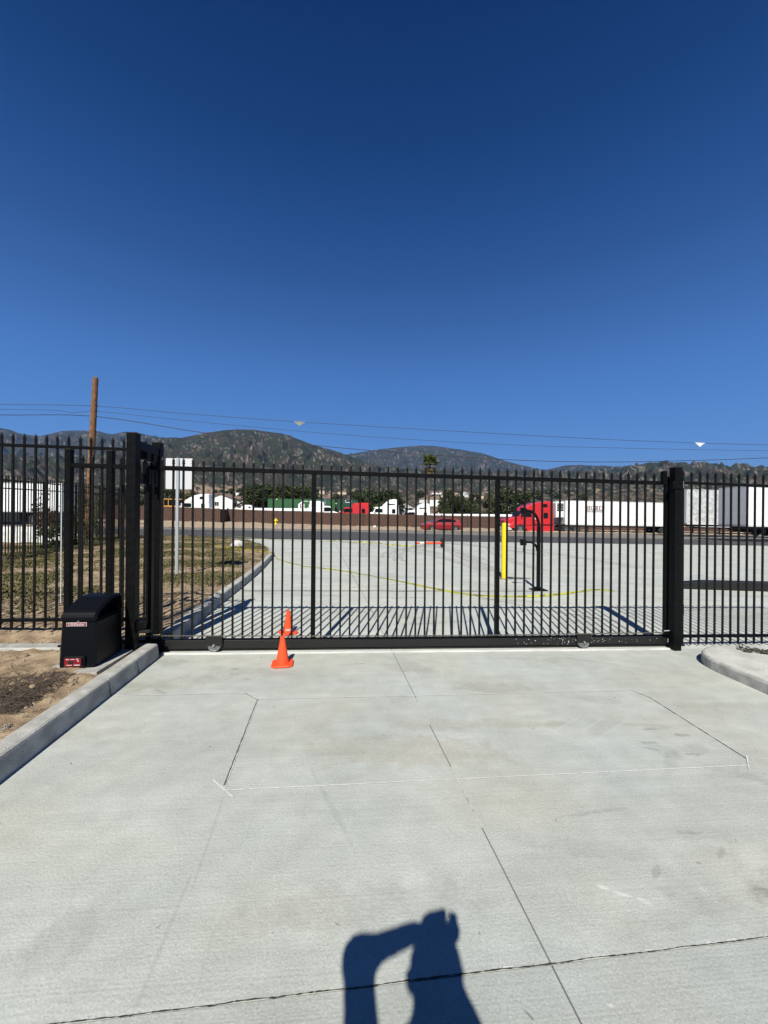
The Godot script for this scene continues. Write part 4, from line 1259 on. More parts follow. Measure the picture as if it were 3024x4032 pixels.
# a highway tractor, its nose at x = 0 pointing to -x, its visible flank at z = +1.25
func make_tractor(label: String, at: Vector3, turn: float, paint: Material, shape: String, sleeper_dark := true) -> Node3D:
	var t := base("truck_tractor", label, "truck", at, turn)
	var tall := shape != "low"
	var mb := MB.new()
	# hood, narrowing forward
	mb.prism(P2([[.02, .62], [-.02, 1.2], [.02, 1.5], [.35, 1.66], [1.0, 1.86], [1.66, 2.02], [2.2, 2.02], [2.2, .62]]), -1.0, 1.0, .12)
	put("hood", mb, paint, t)
	mb = MB.new()
	mb.prism(P2([[.55, .6], [.62, .95], [1.05, 1.28], [1.6, 1.36], [2.2, 1.3], [2.75, 1.1], [2.85, .6], [2.62, .45], [2.5, .72], [2.2, .96], [1.95, 1.02], [1.65, .96], [1.4, .72], [1.3, .5]]), .8, 1.22, .06)
	mb.prism(P2([[.55, .6], [.62, .95], [1.05, 1.28], [1.6, 1.36], [2.2, 1.3], [2.75, 1.1], [2.85, .6], [2.62, .45], [2.5, .72], [2.2, .96], [1.95, 1.02], [1.65, .96], [1.4, .72], [1.3, .5]]), -1.22, -.8, .06)
	put("fender", mb, paint, t)
	# cab and sleeper
	mb = MB.new()
	mb.prism(P2([[1.75, .75], [1.75, 1.98], [2.16, 2.75], [3.3, 2.78], [3.5, 2.5], [3.5, .75]]), -1.12, 1.12, .06)
	put("cab", mb, paint, t)
	mb = MB.new()
	var roof := [[2.12, 2.72], [2.3, 2.98], [2.75, 3.3], [3.4, 3.58], [4.2, 3.8], [5.2, 3.94], [6.02, 4.02], [6.12, 3.9], [6.26, 1.0], [3.45, 1.0], [3.45, 2.72]]
	if shape == "low": roof = [[3.3, 2.72], [3.4, 3.2], [3.6, 3.42], [4.2, 3.5], [6.0, 3.52], [6.1, 3.4], [6.1, 1.0], [3.45, 1.0]]
	if shape == "round": roof = [[2.12, 2.72], [2.5, 3.05], [3.1, 3.45], [3.8, 3.78], [4.5, 3.97], [5.2, 4.05], [5.9, 4.06], [6.05, 3.95], [6.12, 1.0], [3.45, 1.0], [3.45, 2.72]]
	if shape == "hump": roof = [[3.25, 2.72], [3.45, 3.15], [4.0, 3.7], [4.55, 4.05], [5.1, 4.15], [5.75, 4.1], [5.95, 3.9], [6.1, 1.0], [3.45, 1.0], [3.45, 2.72]]
	mb.prism(P2(roof), -1.2, 1.2, .1)
	put("sleeper", mb, paint, t)
	mb = MB.new()
	mb.prism(P2([[2.75, .25], [2.75, .92], [6.28, .92], [6.28, .2], [3.0, .2]]), -1.23, 1.23, .05)
	put("side_skirt", mb, paint, t)
	mb = MB.new()
	for s in [-1.0, 1.0]: mb.box(Vector3(4.3, .965, s * 1.16), Vector3(3.6, .05, .12))
	mb.box(Vector3(4.6, .6, 0), Vector3(9.2, .3, .9))
	mb.box(Vector3(1.6, .5, 0), Vector3(2.6, .4, 1.4))
	put("chassis", mb, mats.vehicle_dark, t)
	# glazing
	mb = MB.new()
	mb.prism(P2([[1.70, 2.03], [2.10, 2.72], [2.16, 2.70], [1.78, 2.0]]), -1.0, 1.0, .01)
	put("windshield", mb, mats.glass, t)
	mb = MB.new()
	for s in [-1.0, 1.0]:
		mb.xf = Transform3D(Basis.IDENTITY, Vector3(0, 0, 1.115 * s))
		mb.prism(P2([[1.95, 2.03], [2.26, 2.58], [3.28, 2.58], [3.36, 2.45], [3.36, 1.95], [2.6, 1.95]]), -.015, .015, .006)
	put("door_window", mb, mats.glass, t)
	mb = MB.new()
	for s in [-1.0, 1.0]:
		mb.xf = Transform3D(Basis.IDENTITY, Vector3(0, 0, 1.2 * s))
		if tall: mb.prism(P2([[4.62, 3.26], [4.72, 3.62], [5.3, 3.66], [5.38, 3.3], [5.3, 3.22], [4.7, 3.2]]) if shape != "hump" else P2([[3.95, 3.16], [4.25, 3.4], [5.35, 3.36], [5.4, 3.2]]), -.015, .015, .008)
		mb.prism(P2([[4.88, 1.9], [4.93, 1.82], [5.4, 1.82], [5.45, 1.9], [5.45, 2.46], [5.4, 2.54], [4.93, 2.54], [4.88, 2.46]]), -.015, .015, .008)
	put("sleeper_window", mb, mats.glass, t)
	if shape == "hump":
		mb = MB.new()
		mb.prism(P2([[1.75, 2.76], [2.2, 2.86], [3.35, 2.95], [3.3, 2.75], [2.2, 2.72]]), -1.05, 1.05, .03)
		put("sun_visor", mb, paint, t)
	# seams of the door and the sleeper
	mb = MB.new()
	for s in [-1.0, 1.0]:
		mb.box(Vector3(3.47, 1.75, s * 1.2), Vector3(.025, 1.5, .012))
		mb.box(Vector3(2.4, 1.5, s * 1.12), Vector3(.02, 1.0, .012))
		mb.box(Vector3(4.8, 2.78, s * 1.2), Vector3(2.6, .015, .012))
		mb.box(Vector3(3.15, 1.62, s * 1.125), Vector3(.2, .05, .03))
	put("door_seam", mb, mats.vehicle_dark, t)
	# front
	mb = MB.new()
	mb.box(Vector3(.02, 1.05, 0), Vector3(.06, .85, 1.3))
	put("grille", mb, mats.vehicle_dark, t)
	mb = MB.new()
	for k in 7: mb.box(Vector3(-.02, 1.05, -.57 + .19 * k), Vector3(.03, .85, .05))
	put("grille_bars", mb, mats.chrome, t)
	mb = MB.new()
	mb.prism(P2([[-.12, .35], [-.1, .72], [.45, .74], [.75, .6], [.95, .3], [.1, .25]]), -1.18, 1.18, .05)
	put("bumper", mb, mats.cream_grey, t)
	for s in [-1.0, 1.0]:
		mb = MB.new()
		mb.cbox(Vector3(.42, .98, s * 1.0), Vector3(.5, .2, .12), .04, Basis(Vector3.UP, -s * .35))
		put("headlight", mb, mats.lamp, t)
		mb = MB.new()
		mb.cbox(Vector3(2.02, 2.3, s * 1.4), Vector3(.14, .5, .26), .04)
		mb.box(Vector3(2.1, 2.55, s * 1.25), Vector3(.05, .05, .35))
		mb.box(Vector3(2.1, 2.1, s * 1.25), Vector3(.05, .05, .35))
		put("mirror", mb, mats.vehicle_dark if sleeper_dark else paint, t)
	if shape == "low":
		mb = MB.new()
		for s in [-1.0, 1.0]:
			mb.tube([Vector3(3.25, .9, s * 1.0), Vector3(3.25, 3.95, s * 1.0)], .08, 10)
		put("exhaust_stack", mb, mats.chrome, t)
	for s in [1.0, -1.0]:
		for x in [1.95, 8.0, 9.25]:
			var n := t.get_child_count()
			add_wheel(t, Vector3(x, .51, s * 1.04), .51, .3, .3, 0, mats.chrome)
			if s < 0:
				var w: Node3D = t.get_child(n)
				w.transform = Transform3D(Basis(Vector3.UP, PI), Vector3(x * 2, 0, 0))
				w.position = Vector3(2 * x, 0, 0)
				w.transform = Transform3D(Basis(Vector3.UP, PI), Vector3(2 * x, 0, 2 * s * 1.04))
	return t

func trailer_box(root: Node3D, x0: float, x1: float, y0: float, y1: float, ribs: bool):
	var mb := MB.new()
	mb.cbox(Vector3((x0 + x1) / 2, (y0 + y1) / 2, 0), Vector3(x1 - x0, y1 - y0, 2.56), .03)
	put("box", mb, mats.trailer_white, root)
	mb = MB.new()
	if ribs:
		var k := 0
		var y := y0 + .22
		while y < y1 - .2:
			mb.box(Vector3((x0 + x1) / 2, y, 1.283), Vector3(x1 - x0 - .3, .022, .012))
			y += .135; k += 1
		put("side_ribs", mb, mats.trailer_white, root)
	mb = MB.new()
	mb.cbox(Vector3((x0 + x1) / 2, y0 + .07, 0), Vector3(x1 - x0 + .02, .16, 2.6), .01)
	mb.cbox(Vector3((x0 + x1) / 2, y1 - .04, 0), Vector3(x1 - x0 + .02, .07, 2.6), .01)
	mb.cbox(Vector3(x0 + .04, (y0 + y1) / 2, 0), Vector3(.1, y1 - y0, 2.6), .01)
	mb.cbox(Vector3(x1 - .04, (y0 + y1) / 2, 0), Vector3(.1, y1 - y0, 2.6), .01)
	put("box_rail", mb, rough_mat("trailer_rail", Color(.5, .51, .52), Color(.6, .61, .62), .5, .45, null, 0, 97), root)
	mb = MB.new()
	mb.box(Vector3((x0 + x1) / 2, y0 - .1, 0), Vector3(x1 - x0 - .6, .2, 1.0))
	for s in [-1.0, 1.0]: mb.box(Vector3(lerpf(x0, x1, .2), y0 - .5, s * .9), Vector3(.14, .9, .14))
	put("underframe", mb, mats.vehicle_dark, root)
	for s in [1.0, -1.0]:
		for x in [x1 - 3.0, x1 - 1.75]:
			var n := root.get_child_count()
			add_wheel(root, Vector3(x, .51, s * 1.04), .51, .3, .3, 0, mats.chrome)
			if s < 0: (root.get_child(n) as Node3D).transform = Transform3D(Basis(Vector3.UP, PI), Vector3(2 * x, 0, 2 * s * 1.04))

func make_vehicles():
	# the street: red tractor with its refrigerated trailer
	var slope := -.0118
	var rt := make_tractor("bright red highway tractor hitched to the long white trailer, parked along the street", Vector3(19.0, -.715, -48.45), 0, mats.red_paint, "aero")
	rt.rotation.z = slope
	var tl := base("semi_trailer", "long white ribbed trailer with red lettering behind the bright red tractor", "trailer", Vector3(19.0, -.715, -48.45))
	tl.rotation.z = slope
	trailer_box(tl, 7.62, 23.8, 1.08, 4.14, true)
	var mb := MB.new()
	mb.prism(P2([[6.6, 1.95], [6.55, 3.8], [6.75, 3.97], [7.6, 3.97], [7.6, 1.95]]), -1.05, 1.05, .08)
	var ru := put("cooling_unit", mb, mats.white_paint, tl)
	mb = MB.new()
	for k in 5: mb.box(Vector3(7.1, 2.86 + .2 * k, 1.05), Vector3(.82, .17, .05), Basis(Vector3.RIGHT, .3))
	put("grille", mb, mats.vehicle_dark, ru)
	text("lettering", "BIG RED", .52, mats.letter_red, tl, Vector3(11.57, 3.23, 1.296), .01, "Droid Serif", true, Basis.IDENTITY, 2.48)
	text("lettering", "FREIGHT SYSTEMS", .22, mats.letter_dark, tl, Vector3(11.57, 2.82, 1.296), .01, "Droid Serif", true, Basis.IDENTITY, 2.4)
	mb = MB.new()
	mb.cbox(Vector3(8.05, 1.62, 1.29), Vector3(.16, .1, .012), .004)
	mb.cbox(Vector3(8.05, 1.45, 1.29), Vector3(.2, .04, .012), .004)
	put("plate", mb, mats.letter_dark, tl)
	mb = MB.new()
	mb.cbox(Vector3(3.7, 1.83, 1.21), Vector3(.45, .08, .006), .002)
	mb.cbox(Vector3(3.7, 1.72, 1.21), Vector3(.42, .05, .006), .002)
	put("door_lettering", mb, mats.letter_white, rt)

	# the red car
	var c := base("parked_car", "dark red crossover car parked by the brown board fence", "car", Vector3(8.53, -.575, -47.2))
	c.rotation.z = -.004
	mb = MB.new()
	mb.prism(P2([[.06, .24], [-.02, .42], [-.02, .66], [.0, .78], [4.79, .78], [4.80, .72], [4.88, .6], [4.84, .34], [4.45, .28], [4.38, .5], [4.22, .68], [3.98, .745], [3.74, .68], [3.56, .5], [3.5, .26], [1.58, .24], [1.52, .5], [1.36, .67], [1.11, .74], [.86, .67], [.7, .5], [.66, .26]]), -.95, .95, .01, 0, .78, .16)
	mb.prism(P2([[.0, .775], [.05, .86], [.14, .94], [.6, 1.04], [1.05, 1.10], [1.6, 1.12], [4.1, 1.14], [4.62, 1.12], [4.74, 1.0], [4.79, .775]]), -.965, .965, .03, .22, .8)
	put("body", mb, mats.suv_paint, c)
	mb = MB.new()
	mb.prism(P2([[1.0, 1.08], [1.72, 1.44], [2.2, 1.55], [2.8, 1.6], [3.5, 1.58], [4.15, 1.5], [4.38, 1.44], [4.66, 1.1]]), -.88, .88, .05, .28, 1.1)
	put("roof", mb, mats.suv_paint, c)
	for s in [-1.0, 1.0]:
		var q := MB.new()
		var side := func(pts: Array, a: MB):
			var p3 := []
			for e in pts: p3.append(Vector3(e[0], e[1], s * (.888 - .28 * (e[1] - 1.1))))
			for k in range(1, p3.size() - 1): a.otri(p3[0], p3[k], p3[k + 1], Vector3(0, 0, s))
		side.call([[1.45, 1.13], [1.86, 1.4], [2.3, 1.5], [2.55, 1.52], [2.55, 1.14]], q)
		put("side_window", q, mats.glass, c)
		q = MB.new()
		side.call([[2.64, 1.14], [2.64, 1.52], [3.3, 1.51], [3.85, 1.41], [4.1, 1.25], [3.9, 1.15]], q)
		put("side_window", q, mats.glass, c)
		q = MB.new()
		q.cbox(Vector3(.24, .84, s * .82), Vector3(.4, .12, .14), .03, Basis(Vector3.UP, -s * .5))
		put("headlight", q, mats.lamp, c)
		q = MB.new()
		q.cbox(Vector3(4.6, .98, s * .84), Vector3(.36, .13, .1), .03)
		put("tail_light", q, mats.tail_lamp, c)
		q = MB.new()
		q.cbox(Vector3(1.5, 1.16, s * 1.0), Vector3(.16, .13, .2), .04)
		put("mirror", q, mats.suv_paint, c)
		q = MB.new()
		q.box(Vector3(2.5, .27, s * .94), Vector3(1.9, .1, .04))
		put("sill", q, mats.vehicle_dark, c)
		q = MB.new()
		for x in [1.5, 2.59, 3.62]: q.box(Vector3(x, .8, s * .944), Vector3(.012, .55, .012))
		for x in [2.4, 3.4]: q.box(Vector3(x, .98, s * .935), Vector3(.2, .03, .03))
		put("door_seam", q, mats.vehicle_dark, c)
		for x in [1.11, 3.98]:
			var n := c.get_child_count()
			add_wheel(c, Vector3(x, .36, s * .84), .36, .22, .265, 5, mats.alloy)
			if s < 0: (c.get_child(n) as Node3D).transform = Transform3D(Basis(Vector3.UP, PI), Vector3(2 * x, 0, 2 * s * .84))
	mb = MB.new()
	mb.prism(P2([[1.02, 1.10], [1.74, 1.45], [1.78, 1.42], [1.1, 1.08]]), -.72, .72, .005)
	put("windshield", mb, mats.glass, c)
	mb = MB.new()
	mb.cbox(Vector3(0, .55, 0), Vector3(.08, .25, 1.3), .02)
	mb.box(Vector3(2.4, .26, 0), Vector3(4.4, .16, 1.7))
	put("grille", mb, mats.vehicle_dark, c)

	# the truck yard behind the board fence
	make_tractor("white tractor with a tall rounded sleeper behind the fence, left of the white house", Vector3(-28.4, .27, -65.2), 0, mats.white_paint, "round", false)
	var wt2 := make_tractor("white tractor facing right in front of the green container", Vector3(-1.5, -.4, -65.2), PI, mats.white_paint, "low", false)
	wt2.scale = Vector3(.85, 1.08, 1)
	make_tractor("red tractor with upright exhaust stacks behind the brown fence", Vector3(-3.2, -.35, -65.3), 0, mats.red_paint, "low")
	make_tractor("white tractor with a high humped sleeper, right of the red tractor in the yard", Vector3(1.75, -.35, -65.2), 0, mats.white_paint, "hump", false)
	var wt4 := make_tractor("lower white tractor of the yard, in front of the grey house gable", Vector3(7.2, -.72, -65.2), 0, mats.white_paint, "hump", false)
	wt4.scale = Vector3(.96, .94, 1)
	# flatbeds whose pale decks show above the fence
	for q in [[-22.1, -15.6, 2.1, 1.95, .3, "white flatbed trailer deck behind the fence below the white house"], [-15.2, -6.3, 2.25, 1.9, .1, "white flatbed trailer deck in front of the green container"], [13.05, 27.6, 1.55, 1.17, -.6, "long white flatbed trailer deck behind the fence beside the red car"]]:
		var f := base("flatbed_trailer", q[5], "trailer", Vector3(0, q[4], -65))
		mb = MB.new()
		mb.cbox(Vector3((q[0] + q[1]) / 2, (q[2] + q[3]) / 2 - q[4] - .12, 0), Vector3(q[1] - q[0], .45, 2.5), .03)
		put("deck", mb, mats.trailer_white, f)
		f.rotation.z = 0
		mb = MB.new()
		mb.box(Vector3((q[0] + q[1]) / 2, 1.0, 0), Vector3((q[1] - q[0]) * .9, .3, 1.0))
		for k in 8:
			mb.box(Vector3(lerpf(q[0], q[1], (k + .5) / 8), (q[2] + q[3]) / 2 - q[4] + .14, 1.2), Vector3(.08, .12, .06))
		put("frame", mb, mats.vehicle_dark, f)
		for s in [1.0]:
			for x in [q[1] - 2.4, q[1] - 1.2]: add_wheel(f, Vector3(x, .51, s), .5, .3, .3, 0, mats.chrome)
	var pt := base("pickup_cap", "rounded white vehicle roof just above the fence, right of the white house", "vehicle", Vector3(-17.4, .2, -64.6))
	mb = MB.new()
	mb.prism(P2([[0, .5], [.02, 2.0], [.18, 2.3], [.5, 2.44], [1.35, 2.45], [1.65, 2.3], [1.9, 1.9], [2.6, 1.75], [2.65, .5]]), -.9, .9, .1)
	put("body", mb, mats.white_paint, pt)
	mb = MB.new()
	for s in [-1.0, 1.0]: mb.prism(P2([[1.2, 1.95], [1.25, 2.2], [1.5, 2.2], [1.62, 1.95]]), s * .905 - .006, s * .905 + .006)
	put("window", mb, mats.glass, pt)
	for x in [.5, 2.1]: add_wheel(pt, Vector3(x, .38, .85), .38, .22, .24, 5, mats.alloy)
	# yellow framed bus body
	var bus := base("yellow_bus", "orange yellow bus side with dark windows behind the fence at the left", "bus", Vector3(-31.6, .5, -66))
	mb = MB.new()
	mb.cbox(Vector3(2.4, 1.3, 0), Vector3(5.4, 1.3, 2.3), .05)
	mb.cbox(Vector3(2.4, 2.95, 0), Vector3(5.4, .16, 2.3), .05)
	put("body", mb, mats.bus_yellow, bus)
	mb = MB.new()
	for k in 8: mb.box(Vector3(-.2 + .74 * k, 2.4, 1.12), Vector3(.09 if k % 3 else .16, 1.0, .05))
	put("window_pillar", mb, mats.bus_yellow, bus)
	for k in 7:
		mb = MB.new()
		mb.box(Vector3(.17 + .74 * k, 2.4, 1.08), Vector3(.66, .95, .03))
		put("window", mb, mats.glass, bus)
	for x in [.6, 4.4]: add_wheel(bus, Vector3(x, .48, 1.0), .48, .3, .28, 0, mats.cream_grey)
	# green shipping containers
	for q in [[-14.5, -2.9, 3.87, -71.2, "bright green corrugated shipping container behind the yard, with white logo", mats.container_green], [-2.6, 1.2, 3.8, -73.2, "darker green shipping container behind the red tractor", mats.container_dark]]:
		var k := base("shipping_container", q[4], "shipping container", Vector3(q[0], q[2] - 2.6, q[3]))
		var w: float = q[1] - q[0]
		mb = MB.new()
		var prof := PackedVector2Array()
		var n := int(w / .28)
		# corrugated side as a row of folded strips
		for i in n:
			var x0 := w * i / n
			var d := w / n
			var l := [[0.0, 1.2], [.3, 1.2], [.5, 1.165], [.8, 1.165], [1.0, 1.2]]
			for e in 4:
				mb.oquad(Vector3(x0 + d * l[e][0], .12, l[e][1]), Vector3(x0 + d * l[e + 1][0], .12, l[e + 1][1]), Vector3(x0 + d * l[e + 1][0], 2.5, l[e + 1][1]), Vector3(x0 + d * l[e][0], 2.5, l[e][1]), Vector3.BACK)
		mb.box(Vector3(w / 2, 1.3, -.05), Vector3(w - .02, 2.5, 2.4))
		put("corrugated_side", mb, q[5], k)
		mb = MB.new()
		for y in [.06, 2.54]: mb.cbox(Vector3(w / 2, y, 1.17), Vector3(w, .12, .1), .01)
		for x in ([.06, 1.55, w - .06] if w > 6 else [.06, 1.3, w - .06]): mb.cbox(Vector3(x, 1.3, 1.18), Vector3(.12, 2.6, .1), .01)
		put("frame", mb, q[5], k)
		mb = MB.new()
		mb.box(Vector3(1.55, 2.5, 1.24), Vector3(.2, .12, .03))
		mb.box(Vector3(w * .55, 2.2, 1.21), Vector3(1.2, .09, .02))
		mb.box(Vector3(.6, .55, 1.21), Vector3(.25, .22, .02))
		put("white_marking", mb, mats.letter_white, k)
		mb = MB.new()
		mb.box(Vector3(w / 2, -.55, 0), Vector3(w * .9, 1.1, 1.2))
		put("support_frame", mb, mats.vehicle_dark, k)
		if w > 6:
			mb = MB.new()
			var hex := PackedVector2Array()
			for i in 6: hex.append(Vector2(5.78 + .62 * sin(TAU * i / 6), 1.24 + .87 * cos(TAU * i / 6)))
			mb.prism(hex, 1.2, 1.225)
			var hx := put("hexagon_logo", mb, mats.letter_white, k)
			text("logo_letter", "H", .9, mats.logo_maroon, hx, Vector3(5.78, 1.24, 1.232), .01, "Droid Serif", true, Basis.IDENTITY, .62)
			text("lettering", "Hub", .55, mats.letter_white, k, Vector3(7.55, 1.42, 1.22), .01, "Droid Sans", true, Basis.IDENTITY, .95)
			text("lettering", "Group", .5, mats.letter_white, k, Vector3(7.65, .95, 1.22), .01, "Droid Sans", true, Basis.IDENTITY, 1.6)
	# trailers at both sides of the view
	var lt := base("semi_trailer", "white box trailer parked on the street at the far left, seen through the fences", "trailer", Vector3(-45.9, .05, -44.6))
	lt.rotation.z = .004
	trailer_box(lt, 0, 16.2, 1.3, 4.3, false)
	mb = MB.new()
	for q in [[2.2, 3.6], [6.6, 3.8], [10.4, 3.0], [15.0, 1.7]]: mb.cbox(Vector3(q[0], .82, .2), Vector3(q[1], .95, 2.0), .03)
	mb.box(Vector3(15.9, .75, 0), Vector3(.12, .9, 2.2))
	put("underside_shade_box", mb, mats.vehicle_dark, lt)  # dark boxes added in place of the shade beneath the trailer
	var rtl := base("semi_trailer", "tall white box trailer parked on the street behind the right fence", "trailer", Vector3(32.7, -.55, -31.3))
	rtl.rotation.z = slope
	trailer_box(rtl, 0, 16.2, 1.28, 4.62, false)
	var gt := base("semi_trailer", "grey white box trailer standing farther back, left of the tall box trailer", "trailer", Vector3(35.2, -.55, -40))
	gt.rotation.z = slope
	trailer_box(gt, 0, 13.6, 1.2, 4.9, false)
	(gt.get_node("box") as MeshInstance3D).material_override = rough_mat("weathered_white", Color(.38, .39, .4), Color(.56, .57, .58), 3, .6, null, 0, 101)
	var rt2 := base("semi_trailer", "white trailer at the far kerb, beyond the long ribbed trailer's tail", "trailer", Vector3(44.6, -1.0, -48.4))
	rt2.rotation.z = slope
	trailer_box(rt2, 0, 16.2, 1.1, 4.1, true)

# ---------------------------------------------------------------- buildings, trees and hills
func make_house(called: String, label: String, at: Vector3, turn: float, w: float, d: float, h: float, rise: float, wall: Material, wins: Array, gable_front := false):
	var o := base(called, label, "house", at, turn)
	var mb := MB.new()
	var H := .5
	if gable_front:
		mb.prism(P2([[-w / 2, -2], [w / 2, -2], [w / 2, h], [0, h + rise], [-w / 2, h]]), -d, 0)
		put("wall", mb, wall, o)
		mb = MB.new()
		for s in [-1.0, 1.0]:
			var a := Vector2(s * (w / 2 + H), h - H * rise / (w / 2))
			var b := Vector2(0, h + rise)
			var poly := PackedVector2Array([a + Vector2(0, .02), b + Vector2(0, .02), b + Vector2(0, .22), a + Vector2(0, .22)])
			mb.prism(poly, -d - .4, .4)
		put("roof", mb, mats.roof_tile, o)
	else:
		mb.box(Vector3(0, h / 2 - 1, -d / 2), Vector3(w, h + 2, d))
		put("wall", mb, wall, o)
		mb = MB.new()
		mb.xf = Transform3D(Basis(Vector3.UP, PI / 2), Vector3.ZERO)
		# hipped roof
		mb.xf = Transform3D.IDENTITY
		var e := [Vector3(-w / 2 - H, h, H), Vector3(w / 2 + H, h, H), Vector3(w / 2 + H, h, -d - H), Vector3(-w / 2 - H, h, -d - H)]
		var r0 := Vector3(-w / 2 + d * .4, h + rise, -d / 2)
		var r1 := Vector3(w / 2 - d * .4, h + rise, -d / 2)
		mb.oquad(e[0], e[1], r1, r0, Vector3(0, 1, 1)); mb.oquad(e[2], e[3], r0, r1, Vector3(0, 1, -1))
		mb.otri(e[1], e[2], r1, Vector3(1, 1, 0)); mb.otri(e[3], e[0], r0, Vector3(-1, 1, 0))
		mb.oquad(e[0], e[1], e[2], e[3], Vector3.DOWN)
		put("roof", mb, mats.roof_tile, o)
	for q in wins:
		mb = MB.new()
		mb.cbox(Vector3(q[0], q[1], .03), Vector3(q[2] + .16, q[3] + .16, .08), .01)
		var f := put("window", mb, mats.trailer_white, o)
		for k in 2:
			mb = MB.new()
			mb.box(Vector3(q[0] + (k - .5) * q[2] / 2, q[1], .075), Vector3(q[2] / 2 - .06, q[3], .02))
			put("pane", mb, mats.glass, f)

func crown_mesh(sd: int, n: int, lobes: int, leaf: float, cols: Array) -> ArrayMesh:
	var r := RandomNumberGenerator.new()
	r.seed = sd
	var mb := MB.new()
	var L := []
	for i in lobes:
		var y := r.randf_range(.15, .9)
		var k := sin(PI * (y * .8 + .15)) * .62
		var a := r.randf() * TAU
		L.append([Vector3(cos(a) * k * r.randf_range(.2, .8), y, sin(a) * k * r.randf_range(.2, .8)), r.randf_range(.13, .27)])
	for i in n:
		var l: Array = L[i % lobes]
		var d := Vector3(r.randfn(), r.randfn(), r.randfn()).normalized()
		var p: Vector3 = l[0] + d * l[1] * pow(r.randf(), .35) * Vector3(1, .85, 1)
		if p.y < .03: continue
		var t := Vector3(r.randfn(), r.randfn() * .6, r.randfn()).normalized()
		var s := t.cross((d + Vector3(r.randfn(), r.randfn(), r.randfn()) * .5).normalized()).normalized()
		var f := leaf * r.randf_range(.6, 1.3)
		var c0: Color = cols[r.randi() % cols.size()]
		mb.col = c0 * r.randf_range(.75, 1.25)
		mb.tri(p - t * f, p + s * f * .55, p + t * f)
		mb.tri(p - t * f, p + t * f, p - s * f * .45)
	return mb.mesh()

